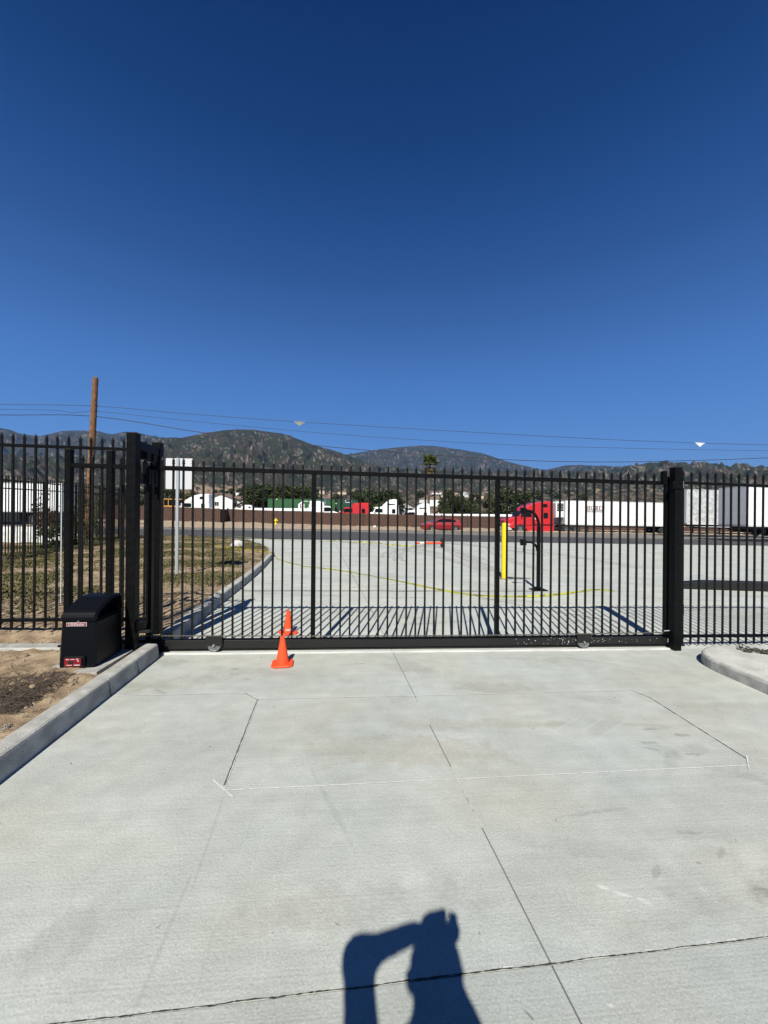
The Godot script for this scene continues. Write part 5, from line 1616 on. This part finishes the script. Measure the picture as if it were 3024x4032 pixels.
func make_trees():
	var dark := [Color(.028, .042, .017), Color(.042, .056, .024), Color(.06, .072, .034), Color(.025, .035, .015)]
	var olive := [Color(.06, .07, .03), Color(.08, .085, .04), Color(.045, .055, .022), Color(.1, .1, .055)]
	var crowns := []
	for i in 4: crowns.append(crown_mesh(200 + i, 5200, 17 + i * 3, .034, dark))
	var olives := []
	for i in 2: olives.append(crown_mesh(210 + i, 3600, 15, .038, olive))
	var tree := func(label: String, at: Vector3, w: float, h: float, m: ArrayMesh, turn: float):
		var o := base("tree", label, "tree", at, turn, "trees behind the truck yard")
		var mb := MB.new()
		mb.tube([Vector3(0, -1.5, 0), Vector3(.05 * w, h * .3, 0), Vector3(0, h * .6, .04 * w)], [.05 * h * .5, .04 * h * .5, .015 * h], 7)
		for k in 4:
			var a := k * 1.7
			mb.tube([Vector3(.03 * w, h * (.25 + .07 * k), 0), Vector3(cos(a) * w * .25, h * (.5 + .07 * k), sin(a) * w * .25)], [.016 * h, .006 * h], 5)
		put("trunk", mb, mats.bark, o)
		var c := put("crown", m, mats.leaf, o)
		c.scale = Vector3(w, h, w)
	tree.call("dark bushy tree left of the green container, behind the white house's right side", Vector3(-19.4, 0, -88), 10.0, 7.6, crowns[0], 0)
	tree.call("dark tree standing directly behind the left half of the green container", Vector3(-14.4, 0, -90), 9.0, 8.2, crowns[1], 1.0)
	tree.call("dark tree behind the right half of the green container", Vector3(-10.2, 0, -90), 8.0, 7.6, crowns[2], 2.0)
	tree.call("dark tree rising behind the red tractor with exhaust stacks", Vector3(3.6, -.4, -92), 7.4, 7.6, crowns[3], 0.4)
	tree.call("dark tree behind the humped white tractor's hood", Vector3(8.6, -.4, -92), 7.6, 7.4, crowns[0], 2.2)
	tree.call("small rounded tree between the red tractor and the humped white tractor", Vector3(6.2, -.4, -88), 4.5, 4.4, olives[0], .2)
	tree.call("tall pointed dark tree beside the red car's roof, right of the palm", Vector3(20.5, -.6, -80), 5.2, 7.4, crowns[1], .7)
	tree.call("lower spreading dark tree to the right of the tall pointed tree", Vector3(23.3, -.6, -80), 6.2, 5.4, crowns[2], 1.2)
	tree.call("big dark tree behind the nose of the bright red tractor", Vector3(33.4, -.6, -80), 9.0, 7.6, crowns[3], 2.0)
	tree.call("olive tree left of the big dark tree, behind the gate's right upright", Vector3(30.0, -.6, -82), 5.2, 6.2, olives[1], .8)
	tree.call("small olive bush beside the grey gabled house", Vector3(13.3, -.3, -90), 2.6, 3.0, olives[0], 1.5)
	tree.call("green tree behind the road sign's left half", Vector3(-42.5, 0, -95), 7.0, 7.6, crowns[2], .3)
	tree.call("green tree right below the road sign's plate", Vector3(-38.2, 0, -98), 4.5, 6.4, olives[1], 2.6)
	tree.call("dark tree seen between the two portal posts", Vector3(-51, 0, -95), 6.5, 6.2, crowns[0], 1.8)
	tree.call("dark low tree behind the utility pole's foot", Vector3(-62, 0, -90), 9, 6.5, crowns[1], .9)
	tree.call("dark tree farther left of the utility pole, low over the side fence", Vector3(-72, 0, -90), 8, 5.4, crowns[3], .4)
	for q in [[-27.0, -100, 3.4, 3.8], [-5, -105, 3.5, 4.2], [17, -112, 4.6, 4.4], [25.7, -105, 4.4, 4.6], [31, -118, 5, 5.2], [40, -95, 5, 5]]:
		tree.call("small far tree low between the yard's vehicles and the hills", Vector3(q[0], -.4, q[1]), q[2], q[3], olives[int(absf(q[0])) % 2], q[0])

	# palm
	var p := base("palm_tree", "tall fan palm with a shaggy crown rising above the gate rail", "palm tree", Vector3(20.0, -.5, -100))
	var mb := MB.new()
	var pts := []
	var rad := []
	for i in 12:
		pts.append(Vector3(-.25 + .025 * i, 15.2 * i / 11.0, 0)); rad.append(.36 - .012 * i)
	mb.tube(pts, rad, 9)
	put("trunk", mb, mats.bark, p)
	var r := RandomNumberGenerator.new()
	r.seed = 301
	for part_ in 2:
		mb = MB.new()
		for i in (46 if part_ == 0 else 34):
			var a := r.randf() * TAU
			var el := r.randf_range(-.25, 1.35) if part_ == 0 else r.randf_range(-1.25, -.45)
			var d := Vector3(cos(a) * cos(el), sin(el), sin(a) * cos(el))
			var o := Vector3(0, 15.0 if part_ == 0 else 14.2 , 0)
			var ln := r.randf_range(1.7, 2.5) if part_ == 0 else r.randf_range(1.3, 2.2)
			mb.col = Color(.12, .15, .04) * r.randf_range(.6, 1.5) if part_ == 0 else Color(.22, .17, .08) * r.randf_range(.5, 1.2)
			var s := d.cross(Vector3.UP).normalized()
			var hub := o + d * ln * .62
			mb.tri(o - s * .03, o + s * .03, hub)
			for k in 13:          # the fan
				var f := (k - 6) / 6.0 * 1.45
				var e := (d * cos(f) + s * sin(f)).normalized()
				var tip := hub + e * ln * .62 * (1.0 - .25 * absf(f)) + Vector3(0, -.25 * absf(f) - .16 * r.randf(), 0)
				var w := e.cross(d.cross(s)).normalized() * .085
				mb.tri(hub, hub + e * ln * .3 - w, tip); mb.tri(hub, tip, hub + e * ln * .3 + w)
		put("crown" if part_ == 0 else "dead_fronds", mb, mats.frond, p)

	# plants along the side fence
	var reddish := [Color(.10, .05, .028), Color(.07, .055, .022), Color(.13, .06, .03), Color(.04, .045, .016)]
	var green := [Color(.05, .075, .018), Color(.075, .10, .028), Color(.035, .055, .014), Color(.09, .11, .04)]
	var shrub := func(called: String, label: String, at: Vector3, w: float, h: float, cols: Array, sd: int, n: int, lobes: int, leaf: float):
		var o := base(called, label, "tree" if called == "sapling" else "shrub", at)
		var m := MB.new()
		m.tube([Vector3(0, -.1, 0), Vector3(.02, h * .5, 0), Vector3(0, h * .93, 0)], [.03, .022, .006], 6)
		put("stem", m, mats.bark, o)
		var c := put("foliage", crown_mesh(sd, n, lobes, leaf, cols), mats.leaf, o)
		c.scale = Vector3(w, h, w)
	shrub.call("sapling", "slender sapling with sparse reddish leaves behind the side fence", Vector3(-12.3, .15, -17), .95, 2.4, reddish, 401, 900, 18, .035)
	shrub.call("columnar_shrub", "tall narrow yellow-green shrub left of the utility pole's foot", Vector3(-13.0, .1, -20), .85, 2.5, green, 402, 2600, 22, .03)
	shrub.call("columnar_shrub", "tall narrow green shrub right in front of the utility pole", Vector3(-12.2, .1, -20.4), .85, 2.5, green, 403, 2600, 22, .03)
	shrub.call("low_shrub", "low green shrub growing at the foot of the side fence", Vector3(-11.3, .16, -15.6), .8, .75, green, 404, 700, 10, .07)
	shrub.call("low_shrub", "bushier dark shrub at the right end of the white concrete barrier", Vector3(-11.6, .16, -16.9), 1.0, .9, dark, 405, 900, 10, .06)

func make_weeds():
	var r := RandomNumberGenerator.new()
	r.seed = 501
	var e1 := noise(FastNoiseLite.TYPE_SIMPLEX_SMOOTH, .55, 4, 81)
	var e2 := noise(FastNoiseLite.TYPE_SIMPLEX_SMOOTH, 4.0, 3, 82)
	var e3 := noise(FastNoiseLite.TYPE_SIMPLEX_SMOOTH, .35, 4, 83)
	# tufts: a few leaf blades each
	var mb := MB.new()
	for i in 16:
		var a := r.randf() * TAU
		var d := Vector3(cos(a), 0, sin(a))
		var o := Vector3(r.randf_range(-.09, .09), 0, r.randf_range(-.09, .09))
		var s := Vector3(-d.z, 0, d.x) * r.randf_range(.005, .011)
		var h := r.randf_range(.015, .045)
		mb.col = Color.WHITE * r.randf_range(.7, 1.3)
		mb.tri(o - s, o + s, o + d * h * 1.2 + Vector3(0, h, 0))
		mb.tri(o - s, o + d * h * 1.2 + Vector3(0, h, 0), o + d * h * .5 + Vector3(0, h * .7, 0) - s)
	var mm := MultiMesh.new()
	mm.transform_format = MultiMesh.TRANSFORM_3D
	mm.use_colors = true
	mm.mesh = mb.mesh()
	var tr := []
	var cl := []
	while tr.size() < 13000:
		var z := -5.3 - 19.5 * pow(r.randf(), 1.1)
		var x := kerb_x(z) - .25 - r.randf() * 15
		if x < -13.5: continue
		var g := e3.get_noise_2d(x, z) * 3 + .35
		if r.randf() > clampf(g, .05, 1) * clampf((-z - 5.5) / 3.5, .08, 1): continue
		tr.append(Transform3D(Basis(Vector3.UP, r.randf() * TAU).scaled(Vector3.ONE * r.randf_range(.6, 1.5)), Vector3(x, lot_y(x, z, e1, e2) - .005, z)))
		cl.append(Color(.075, .095, .030).lerp(Color(.24, .19, .11), r.randf_range(.0, .85) if g > .6 else r.randf_range(.4, 1)) * r.randf_range(.7, 1.35))
	mm.instance_count = tr.size()
	for i in tr.size():
		mm.set_instance_transform(i, tr[i]); mm.set_instance_color(i, cl[i])
	var o := MultiMeshInstance3D.new()
	o.name = "weeds"; o.multimesh = mm; o.material_override = mats.blade
	add_child(o)
	tag(o, "short green and straw coloured weeds on the earth lot", "weeds", "", "stuff")
	# clods and twigs on the near earth
	var ns := noise(FastNoiseLite.TYPE_SIMPLEX_SMOOTH, .014, 3, 96)
	for k in 2:
		mb = MB.new()
		if k == 0: mb.stone(Vector3.ZERO, Vector3(.014, .010, .012), ns, 5, 5, 7)
		else:
			mb.bar(Vector3(-.05, .004, 0), Vector3(.01, .010, .008), .0022, .0022)
			mb.bar(Vector3(.01, .010, .008), Vector3(.05, .004, -.004), .0022, .0022)
		mm = MultiMesh.new()
		mm.transform_format = MultiMesh.TRANSFORM_3D
		mm.mesh = mb.mesh()
		mm.instance_count = 2600 if k == 0 else 2600
		for i in mm.instance_count:
			var z := -1.6 - 7.0 * pow(r.randf(), 1.3)
			var x := kerb_x(z) - .2 - 3.5 * r.randf() ** 1.4
			if k == 1 and r.randf() < .7:
				z = -3.1 - .4 * absf(r.randfn()) * .8; x = -2.45 - .35 * absf(r.randfn())
			var p := Vector3(x, lot_y(x, z, e1, e2) + .002, z)
			if z < -3.75 and z > -4.4 and x > -2.9: p.y = .1
			mm.set_instance_transform(i, Transform3D(Basis.from_euler(Vector3(r.randf_range(-.4, .4), r.randf() * TAU, r.randf_range(-.4, .4))).scaled(Vector3.ONE * (pow(r.randf(), 6) * 2.0 + .28 if k == 0 else r.randf_range(.5, 1.4))), p))
		o = MultiMeshInstance3D.new()
		o.name = "soil_clods" if k == 0 else "twigs"; o.multimesh = mm; o.material_override = mats.clod if k == 0 else mats.bark
		add_child(o)
		tag(o, "small clods and pebbles scattered over the near earth" if k == 0 else "dry dark twigs scattered over the near earth", "soil clods" if k == 0 else "twigs", "", "stuff")

func make_buildings():
	make_house("house", "white two storey house with a brown tiled roof behind the white tractor", Vector3(-30.2, 1.2, -94), 0, 5.4, 8, 3.4, 1.05, mats.stucco_white, [[-.8, 2.1, .9, .9], [-2.4, 2.1, .6, .9]], true)
	make_house("house_wing", "white house wing with a low tiled roof, right of the two storey gable", Vector3(-26.4, 1.2, -95.5), 0, 6.5, 8, 3.3, 1.0, mats.stucco_white, [[-1.3, 1.9, 1.3, .9], [1.5, 1.9, .5, .8]])
	make_house("small_house", "small house with a brown roof low beside the white house", Vector3(-22.6, .2, -86), 0, 2.6, 4, 2.2, .7, mats.stucco_tan, [])
	make_house("house", "pale grey house gable with a white window between two white tractors", Vector3(11.2, -.6, -94), 0, 8.6, 9, 3.4, 2.5, mats.stucco_grey, [[2.6, 2.8, 1.9, 1.1]], true)
	make_house("house", "low tan house with a sloping roof right of the lower white tractor", Vector3(20.6, -1.6, -86), 0, 7.0, 8, 2.6, 1.9, mats.stucco_tan, [], true)
	make_house("house", "white house gable behind the roof of the bright red tractor", Vector3(37.5, -.5, -88), 0, 6.5, 9, 3.8, 1.5, mats.stucco_white, [], true)
	make_house("house", "dark grey house roof behind the road sign's lower edge", Vector3(-36.5, .5, -98), 0, 8, 7, 4.6, 1.2, mats.stucco_grey, [[0, 3.4, 1.2, .8]])
	var r := RandomNumberGenerator.new()
	r.seed = 601
	# far houses on the slope at the foot of the hills
	for i in 34:
		var az := deg_to_rad(r.randf_range(-26, 24) if i < 20 else r.randf_range(11, 19))
		var d := r.randf_range(230, 620)
		var x := d * sin(az)
		var z := -d * cos(az)
		var h := r.randf_range(3, 5)
		make_house("far_house", "tiny pale house on the far slope below the mountains", Vector3(x, hill_y(az, d), z), r.randf_range(-.6, .6), r.randf_range(8, 15), 9, h, r.randf_range(1.2, 2.2), [mats.stucco_white, mats.stucco_tan, mats.stucco_white][i % 3], [])
		get_child(-1).set_meta("group", "far houses on the slope")
	for i in 60:
		var az := deg_to_rad(r.randf_range(-34, 32))
		var d := r.randf_range(180, 620)
		var o := base("far_tree", "small dark tree among the far houses on the slope", "tree", Vector3(d * sin(az), hill_y(az, d) - .3, -d * cos(az)), r.randf() * TAU, "far trees on the slope")
		if i == 0: picket_meshes["far_tree"] = crown_mesh(220, 900, 12, .07, [Color(.03, .042, .018), Color(.045, .055, .025), Color(.06, .065, .035)])
		var c := put("crown", picket_meshes["far_tree"], mats.leaf, o)
		c.scale = Vector3(1, 1, 1) * r.randf_range(6, 11)

	# the brown board fence along the street's far side
	var bf := base("board_fence", "long brown upright board fence along the far side of the street", "fence")
	for s in [[-62.0, -17.4, -54.0], [-17.4, 1.75, -57.3], [1.75, 13.3, -57.3], [13.3, 62.0, -57.3]]:
		var mb := MB.new()
		var x: float = s[0]
		while x < s[1] - .05:
			var w := minf(.29, s[1] - x)
			var y := lerp_list(FENCE_FOOT, x + w / 2) if s[2] < -56 else lerp_list([Vector2(-62, 1.1), Vector2(-24.6, .29), Vector2(-12.8, -.02)], x + w / 2)
			var jit := rng.randf_range(-.015, .015)
			mb.box(Vector3(x + w / 2, y + .94 + jit, s[2] + rng.randf_range(-.012, .012)), Vector3(w - .03, 1.92, .03))
			mb.box(Vector3(x + w / 2, y + .93, s[2] - .05), Vector3(w + .02, 1.8, .02))
			x += .29
		put("boards", mb, mats.board, bf, "stuff")
	for x in [-17.4, 1.75, 13.3, 17.2]:
		var mb := MB.new()
		mb.box(Vector3(x, lerp_list(FENCE_FOOT, x) + 1.0, -57.24), Vector3(.14, 2.05, .12))
		put("fence_post", mb, mats.board_post, bf)
	var ret := MB.new()
	ret.box(Vector3(-17.4, .95, -55.6), Vector3(.06, 1.95, 3.3))
	put("return_panel", ret, mats.board, bf)

# height above the plain at a bearing (radians) and distance
var hill_n1: FastNoiseLite
var hill_n2: FastNoiseLite
var hill_n3: FastNoiseLite

func hill_y(az: float, d: float) -> float:
	var deg := rad_to_deg(az)
	var rn := 2300.0 + 250 * sin(az * 3.0)
	var rf := 4600.0
	var tn := lerp_list(RIDGE_NEAR, deg)
	var tf := lerp_list(RIDGE_FAR, deg)
	var foot := lerp_list([Vector2(80, -.024), Vector2(140, -.004), Vector2(220, .012), Vector2(400, .032), Vector2(620, .046), Vector2(900, .058)], d)
	var t: float
	if d <= 620: t = foot
	elif d <= rn:
		var k := (d - 620) / (rn - 620)
		t = lerpf(.046, tn, pow(k, .8))
		t += (hill_n1.get_noise_2d(az * 2100, d * .55) * .028 + hill_n2.get_noise_2d(az * 2100, d * .8) * .007) * sin(PI * k)
	elif d <= 3100: t = lerpf(tn, minf(tn, tf) - .035, (d - rn) / (3100 - rn))
	elif d <= rf:
		var k := (d - 3100) / (rf - 3100)
		t = lerpf(minf(tn, tf) - .035, tf, pow(k, .85))
		t += (hill_n1.get_noise_2d(az * 3600, d * .5 + 900) * .018 + hill_n2.get_noise_2d(az * 4000, d * .7) * .006) * sin(PI * k)
	else: t = lerpf(tf, tf - .06, minf(1, (d - rf) / 2200))
	return 1.7 + t * d

func make_hills():
	hill_n1 = noise(FastNoiseLite.TYPE_SIMPLEX_SMOOTH, .0042, 4, 701)
	hill_n1.fractal_type = FastNoiseLite.FRACTAL_RIDGED
	hill_n2 = noise(FastNoiseLite.TYPE_SIMPLEX_SMOOTH, .014, 4, 702)
	hill_n3 = noise(FastNoiseLite.TYPE_SIMPLEX_SMOOTH, .05, 4, 703)
	var dist := []
	for i in 26: dist.append(82 * pow(620.0 / 82, i / 26.0))
	for i in 110: dist.append(lerpf(620, 2560, i / 110.0))
	for i in 6: dist.append(lerpf(2560, 3100, i / 6.0))
	for i in 60: dist.append(lerpf(3100, 4640, i / 60.0))
	for i in 5: dist.append(lerpf(4640, 7400, i / 4.0))
	var pos := func(i: int, j: int) -> Vector3:
		var az := deg_to_rad(lerpf(-72, 82, i / 1150.0))
		var d: float = dist[j]
		return Vector3(d * sin(az), hill_y(az, d) + (hill_n3.get_noise_2d(az * 3000, d) * d * .0006 if d > 620 else 0.0), -d * cos(az))
	var warm := noise(FastNoiseLite.TYPE_SIMPLEX_SMOOTH, .006, 3, 704)
	var rock := noise(FastNoiseLite.TYPE_SIMPLEX_SMOOTH, .024, 4, 705)
	var belt := noise(FastNoiseLite.TYPE_SIMPLEX_SMOOTH, .0065, 3, 706)
	var bush := noise(FastNoiseLite.TYPE_SIMPLEX, .022, 3, 707)
	var col := func(p: Vector3) -> Color:
		var d := Vector2(p.x, p.z).length()
		var az := rad_to_deg(atan2(p.x, -p.z))
		var u := az * (55.0 if d < 2900 else 110.0)
		var y := p.y * 2.5 if d < 2900 else p.y * 2.2
		var w := warm.get_noise_2d(u * .6, y)
		var c := Color(.027, .031, .022).lerp(Color(.046, .038, .030), clampf(w * 2.2 + .35, 0, 1))
		c = c.lerp(Color(.028, .038, .021), clampf(hill_n2.get_noise_2d(u, y + 300) * 2, 0, 1) * .8)
		c *= 1.0 + .5 * bush.get_noise_2d(u * 2.2, y * 2.0)
		if d > 620:
			var b := belt.get_noise_2d(u, y) + .32 * clampf((az - 12) / 14, 0, 1) * clampf(1 - absf(p.y - 130) / 90, 0, 1) + .0
			var k := clampf((rock.get_noise_2d(u * 1.6 + y * .3, y * 1.6) - .38 + .62 * clampf(b, -.4, .5)) * 7, 0, 1)
			c = c.lerp(Color(.17, .15, .13) * (1 + .4 * bush.get_noise_2d(u * 3, y * 3)), k * .8)
			var tan_ := clampf((.066 - p.y / d) * 120, 0, 1) * clampf(belt.get_noise_2d(u * 2.2 + 70, y * 5) * 9 + (1.6 if az > -25 and az < -15 else -2.6), 0, 1)
			c = c.lerp(Color(.25, .185, .13), tan_)
		else:      # dry graded ground and gardens at the foot
			var k := clampf(belt.get_noise_2d(u * 2, d * 2) * 4 + .3, 0, 1)
			c = c.lerp(Color(.19, .145, .105) * (1 + .3 * bush.get_noise_2d(u * 3, d)), k * .6 if d > 120 else .9)
			if d > 300 and d < 640 and az > -24 and az < -13: c = Color(.38, .28, .20).lerp(c, clampf(absf(belt.get_noise_2d(u * 3, d)) * 2, 0, 1))
		return c
	tag(put("hills", sheet(1150, dist.size() - 1, pos, func(p): return Vector2(p.x, p.z), col), mats.hill), "", "", "", "structure")

# ---------------------------------------------------------------- the photographer, out of the picture, whose shadow falls on the slab
# bones: [from, to, radius from, radius to]; the field is a smooth minimum of tapered capsules, meshed as surface nets
func body_mesh(st: MB, bones: Array, cell: float, soft: float):
	var lo := Vector3.INF
	var hi := -Vector3.INF
	for b in bones:
		var r := Vector3.ONE * (maxf(b[2], b[3]) + soft + cell * 2)
		lo = lo.min(b[0] - r).min(b[1] - r); hi = hi.max(b[0] + r).max(b[1] + r)
	var n := Vector3i(((hi - lo) / cell).ceil()) + Vector3i.ONE
	var f := PackedFloat32Array()
	f.resize(n.x * n.y * n.z)
	f.fill(1.0)
	for b in bones:
		var r := Vector3.ONE * (maxf(b[2], b[3]) + soft * 2 + cell * 2)
		var c0 := Vector3i(((b[0].min(b[1]) - r - lo) / cell).floor()).clamp(Vector3i.ZERO, n - Vector3i.ONE)
		var c1 := Vector3i(((b[0].max(b[1]) + r - lo) / cell).ceil()).clamp(Vector3i.ZERO, n - Vector3i.ONE)
		var ab: Vector3 = b[1] - b[0]
		var l2 := maxf(ab.length_squared(), 1e-9)
		for z in range(c0.z, c1.z + 1):
			for y in range(c0.y, c1.y + 1):
				for x in range(c0.x, c1.x + 1):
					var p: Vector3 = lo + Vector3(x, y, z) * cell - b[0]
					var t := clampf(p.dot(ab) / l2, 0, 1)
					var d: float = (p - ab * t).length() - lerpf(b[2], b[3], t)
					var i := (z * n.y + y) * n.x + x
					var e := f[i]
					var h := maxf(soft - absf(d - e), 0) / soft
					f[i] = minf(d, e) - h * h * soft * .25
	var at := {}
	var step := [1, n.x, n.x * n.y]
	var off := [0, 1, n.x, n.x + 1, n.x * n.y, n.x * n.y + 1, n.x * n.y + n.x, n.x * n.y + n.x + 1]
	for z in n.z - 1:
		for y in n.y - 1:
			for x in n.x - 1:
				var i := (z * n.y + y) * n.x + x
				var inside := 0
				for k in 8:
					if f[i + off[k]] < 0: inside += 1
				if inside == 0 or inside == 8: continue
				var s := Vector3.ZERO
				var m := 0
				for ax in 3:
					for k in 8:
						if k & (1 << ax): continue
						var a := f[i + off[k]]
						var b := f[i + off[k | (1 << ax)]]
						if (a < 0) != (b < 0):
							var q := Vector3(k & 1, (k >> 1) & 1, (k >> 2) & 1)
							q[ax] = a / (a - b)
							s += q; m += 1
				at[i] = lo + (Vector3(x, y, z) + s / m) * cell
	var grad := func(p: Vector3) -> Vector3:
		var g := Vector3i(((p - lo) / cell).round()).clamp(Vector3i.ONE, n - Vector3i.ONE * 2)
		var i := (g.z * n.y + g.y) * n.x + g.x
		return Vector3(f[i + 1] - f[i - 1], f[i + n.x] - f[i - n.x], f[i + step[2]] - f[i - step[2]]).normalized()
	for i in at:
		for ax in 3:
			var j: int = i + step[ax]
			if (f[i] < 0) == (f[j] < 0): continue
			var u: int = step[(ax + 1) % 3]
			var w: int = step[(ax + 2) % 3]
			if not (at.has(i - u) and at.has(i - w) and at.has(i - u - w)): continue
			var q := [at[i], at[i - u], at[i - u - w], at[i - w]]
			var g := []
			for e in q: g.append(grad.call(e))
			var o := [0, 1, 2, 0, 2, 3]
			var fl: bool = (q[1] - q[0]).cross(q[2] - q[0]).dot(g[0]) > 0
			for k in ([0, 2, 1, 0, 3, 2] if fl else o): st.vert(q[k], g[k])

func make_photographer():
	var o := base("person", "person in dark clothes holding up a phone with both arms, seen by shadow only", "person")
	var ph := base("phone", "thin black phone held up in both hands", "phone")
	var mb := MB.new()
	mb.cbox(Vector3(-.018, 1.672, .016), Vector3(.078, .15, .009), .003, Basis(Vector3.BACK, .16))
	put("phone_body", mb, mats.vehicle_dark, ph)
	mb = MB.new()
	mb.cbox(Vector3(-.0, 1.715, .0115), Vector3(.034, .036, .004), .0015)
	put("camera_block", mb, mats.vehicle_dark, ph)
	var sl := Vector3(-.27, 1.40, .25); var el := Vector3(-.355, 1.71, .13); var wl := Vector3(-.12, 1.70, .05)
	var sr := Vector3(.10, 1.40, .26); var er := Vector3(.04, 1.49, .17); var wr := Vector3(-.008, 1.645, .065)
	var c := Vector3(-.08, 0, .23)
	var b := MB.new()
	body_mesh(b, [
		[c + Vector3(0, .98, 0), c + Vector3(0, 1.2, .02), .155, .145], [c + Vector3(0, 1.2, .02), c + Vector3(0, 1.4, .0), .15, .15],
		[c + Vector3(-.1, 1.42, 0), c + Vector3(.1, 1.42, 0), .085, .085], [c + Vector3(0, 1.42, 0), c + Vector3(0, 1.6, -.02), .085, .07],
		[sl, el, .064, .052], [el, wl, .047, .034], [sr, er, .062, .05], [er, wr, .046, .032],
		[c + Vector3(-.09, .95, 0), c + Vector3(-.1, .5, .0), .09, .065], [c + Vector3(.09, .95, 0), c + Vector3(.11, .5, .02), .09, .065],
		[c + Vector3(-.1, .5, 0), c + Vector3(-.1, .1, .03), .062, .04], [c + Vector3(.11, .5, .02), c + Vector3(.12, .1, .05), .062, .04],
		[c + Vector3(-.1, .05, .03), c + Vector3(-.11, .035, -.13), .045, .035], [c + Vector3(.12, .05, .05), c + Vector3(.15, .035, -.1), .045, .035]], .022, .05)
	# head: skull, jaw, nose, ears
	body_mesh(b, [[c + Vector3(0, 1.745, .0), c + Vector3(0, 1.76, -.03), .083, .08], [c + Vector3(0, 1.66, -.05), c + Vector3(0, 1.69, -.06), .05, .06], [c + Vector3(0, 1.71, -.115), c + Vector3(0, 1.735, -.105), .016, .01],
		[c + Vector3(-.088, 1.7, .0), c + Vector3(-.09, 1.735, .0), .017, .02], [c + Vector3(.088, 1.7, .0), c + Vector3(.09, 1.735, .0), .017, .02], [c + Vector3(0, 1.6, .0), c + Vector3(0, 1.68, .01), .072, .078], [c + Vector3(-.025, 1.668, -.105), c + Vector3(.025, 1.668, -.105), .008, .008]], .012, .02)
	# hands: palm and five fingers each, closed on the edges of the phone
	for s in [-1.0, 1.0]:
		var w := wl if s < 0 else wr
		var palm := Vector3(-.078, 1.69, .04) if s < 0 else Vector3(.04, 1.685, .04)
		var bones := [[w, palm, .028, .024], [palm + Vector3(0, -.02, 0), palm + Vector3(-s * .005, .025, -.006), .022, .02]]
		for k in 4:
			var y := 1.655 + .022 * k
			bones.append([palm + Vector3(0, -.02 + .016 * k, 0), Vector3(s * .064 - .015, y, .022), .010, .009])
			bones.append([Vector3(s * .064 - .015, y, .022), Vector3(s * (.05 - .002 * absf(k - 1.5)) - .015, y + .002, .010), .009, .0075])
		bones.append([palm + Vector3(0, -.015, .008), Vector3(s * .05 - .015, 1.655, .036), .012, .010])
		bones.append([Vector3(s * .05 - .015, 1.655, .036), Vector3(s * .03 - .015, 1.68, .03), .010, .008])
		body_mesh(b, bones, .006, .008)
	put("body", b, mats.cloth, o)
	var hr := MB.new()
	hr.xf.origin = c + Vector3(0, 1.765, .01)
	hr.lathe([Vector2(.094, -.02), Vector2(.098, .01), Vector2(.088, .05), Vector2(.06, .083), Vector2(0, .096)], 20)
	put("hair", hr, mats.hair, o)

# ---------------------------------------------------------------- the scene
func _ready():
	rng.seed = 20240607
	var cam := Camera3D.new()
	cam.name = "camera"
	cam.position = Vector3(0, 1.7, 0)
	cam.rotation_degrees = Vector3(0, -4.76, .45)
	cam.fov = 104.9
	cam.near = .05; cam.far = 12000
	add_child(cam)
	var sky_rows := [[90, Color(0.0007, 0.0153, 0.0745)], [60, Color(0.0007, 0.0173, 0.0825)], [52, Color(0.0007, 0.0188, 0.0895)], [43, Color(0.0037, 0.0303, 0.1245)], [37, Color(0.0083, 0.0445, 0.1645)], [30.5, Color(0.0163, 0.0631, 0.2095)], [24, Color(0.0293, 0.0948, 0.2805)], [18.2, Color(0.0448, 0.1338, 0.3705)], [13, Color(0.0603, 0.1688, 0.4255)], [8.7, Color(0.0773, 0.1998, 0.4705)], [4, Color(0.1103, 0.2378, 0.4655)], [0, Color(0.1503, 0.2828, 0.4855)], [-2, Color(.20, .19, .17)], [-90, Color(.16, .14, .12)]]
	var im := Image.create(64, 1024, false, Image.FORMAT_RGBF)
	for y in 1024:
		var e := 90 - 180.0 * (y + .5) / 1024
		for k in sky_rows.size() - 1:
			if e <= sky_rows[k][0] and e >= sky_rows[k + 1][0]:
				var t: float = (sky_rows[k][0] - e) / (sky_rows[k][0] - sky_rows[k + 1][0])
				im.fill_rect(Rect2i(0, y, 64, 1), sky_rows[k][1].lerp(sky_rows[k + 1][1], t))
	var pan := PanoramaSkyMaterial.new()
	pan.panorama = ImageTexture.create_from_image(im)
	var env := Environment.new()
	env.background_mode = Environment.BG_SKY
	env.sky = Sky.new()
	env.sky.sky_material = pan
	env.tonemap_mode = Environment.TONE_MAPPER_LINEAR
	env.tonemap_exposure = 1.36
	env.sdfgi_enabled = true; env.ssao_enabled = true; env.ssil_enabled = true
	env.fog_enabled = true
	env.fog_density = .00005
	env.fog_light_color = Color(.42, .58, .82)
	var we := WorldEnvironment.new()
	we.name = "world_environment"; we.environment = env
	add_child(we)
	var sun := DirectionalLight3D.new()
	sun.name = "sun"
	sun.light_energy = 1.6
	sun.light_color = Color(1.0, .985, .93)
	sun.light_angular_distance = .53
	sun.shadow_enabled = true
	add_child(sun)
	sun.look_at_from_position(Vector3.ZERO, Vector3(.16517, -.71229, -.68218))

	make_materials()
	make_hills()
	make_ground()
	make_buildings()
	make_gate()
	make_operator()
	make_vehicles()
	make_street_things()
	make_trees()
	make_weeds()
	make_photographer()
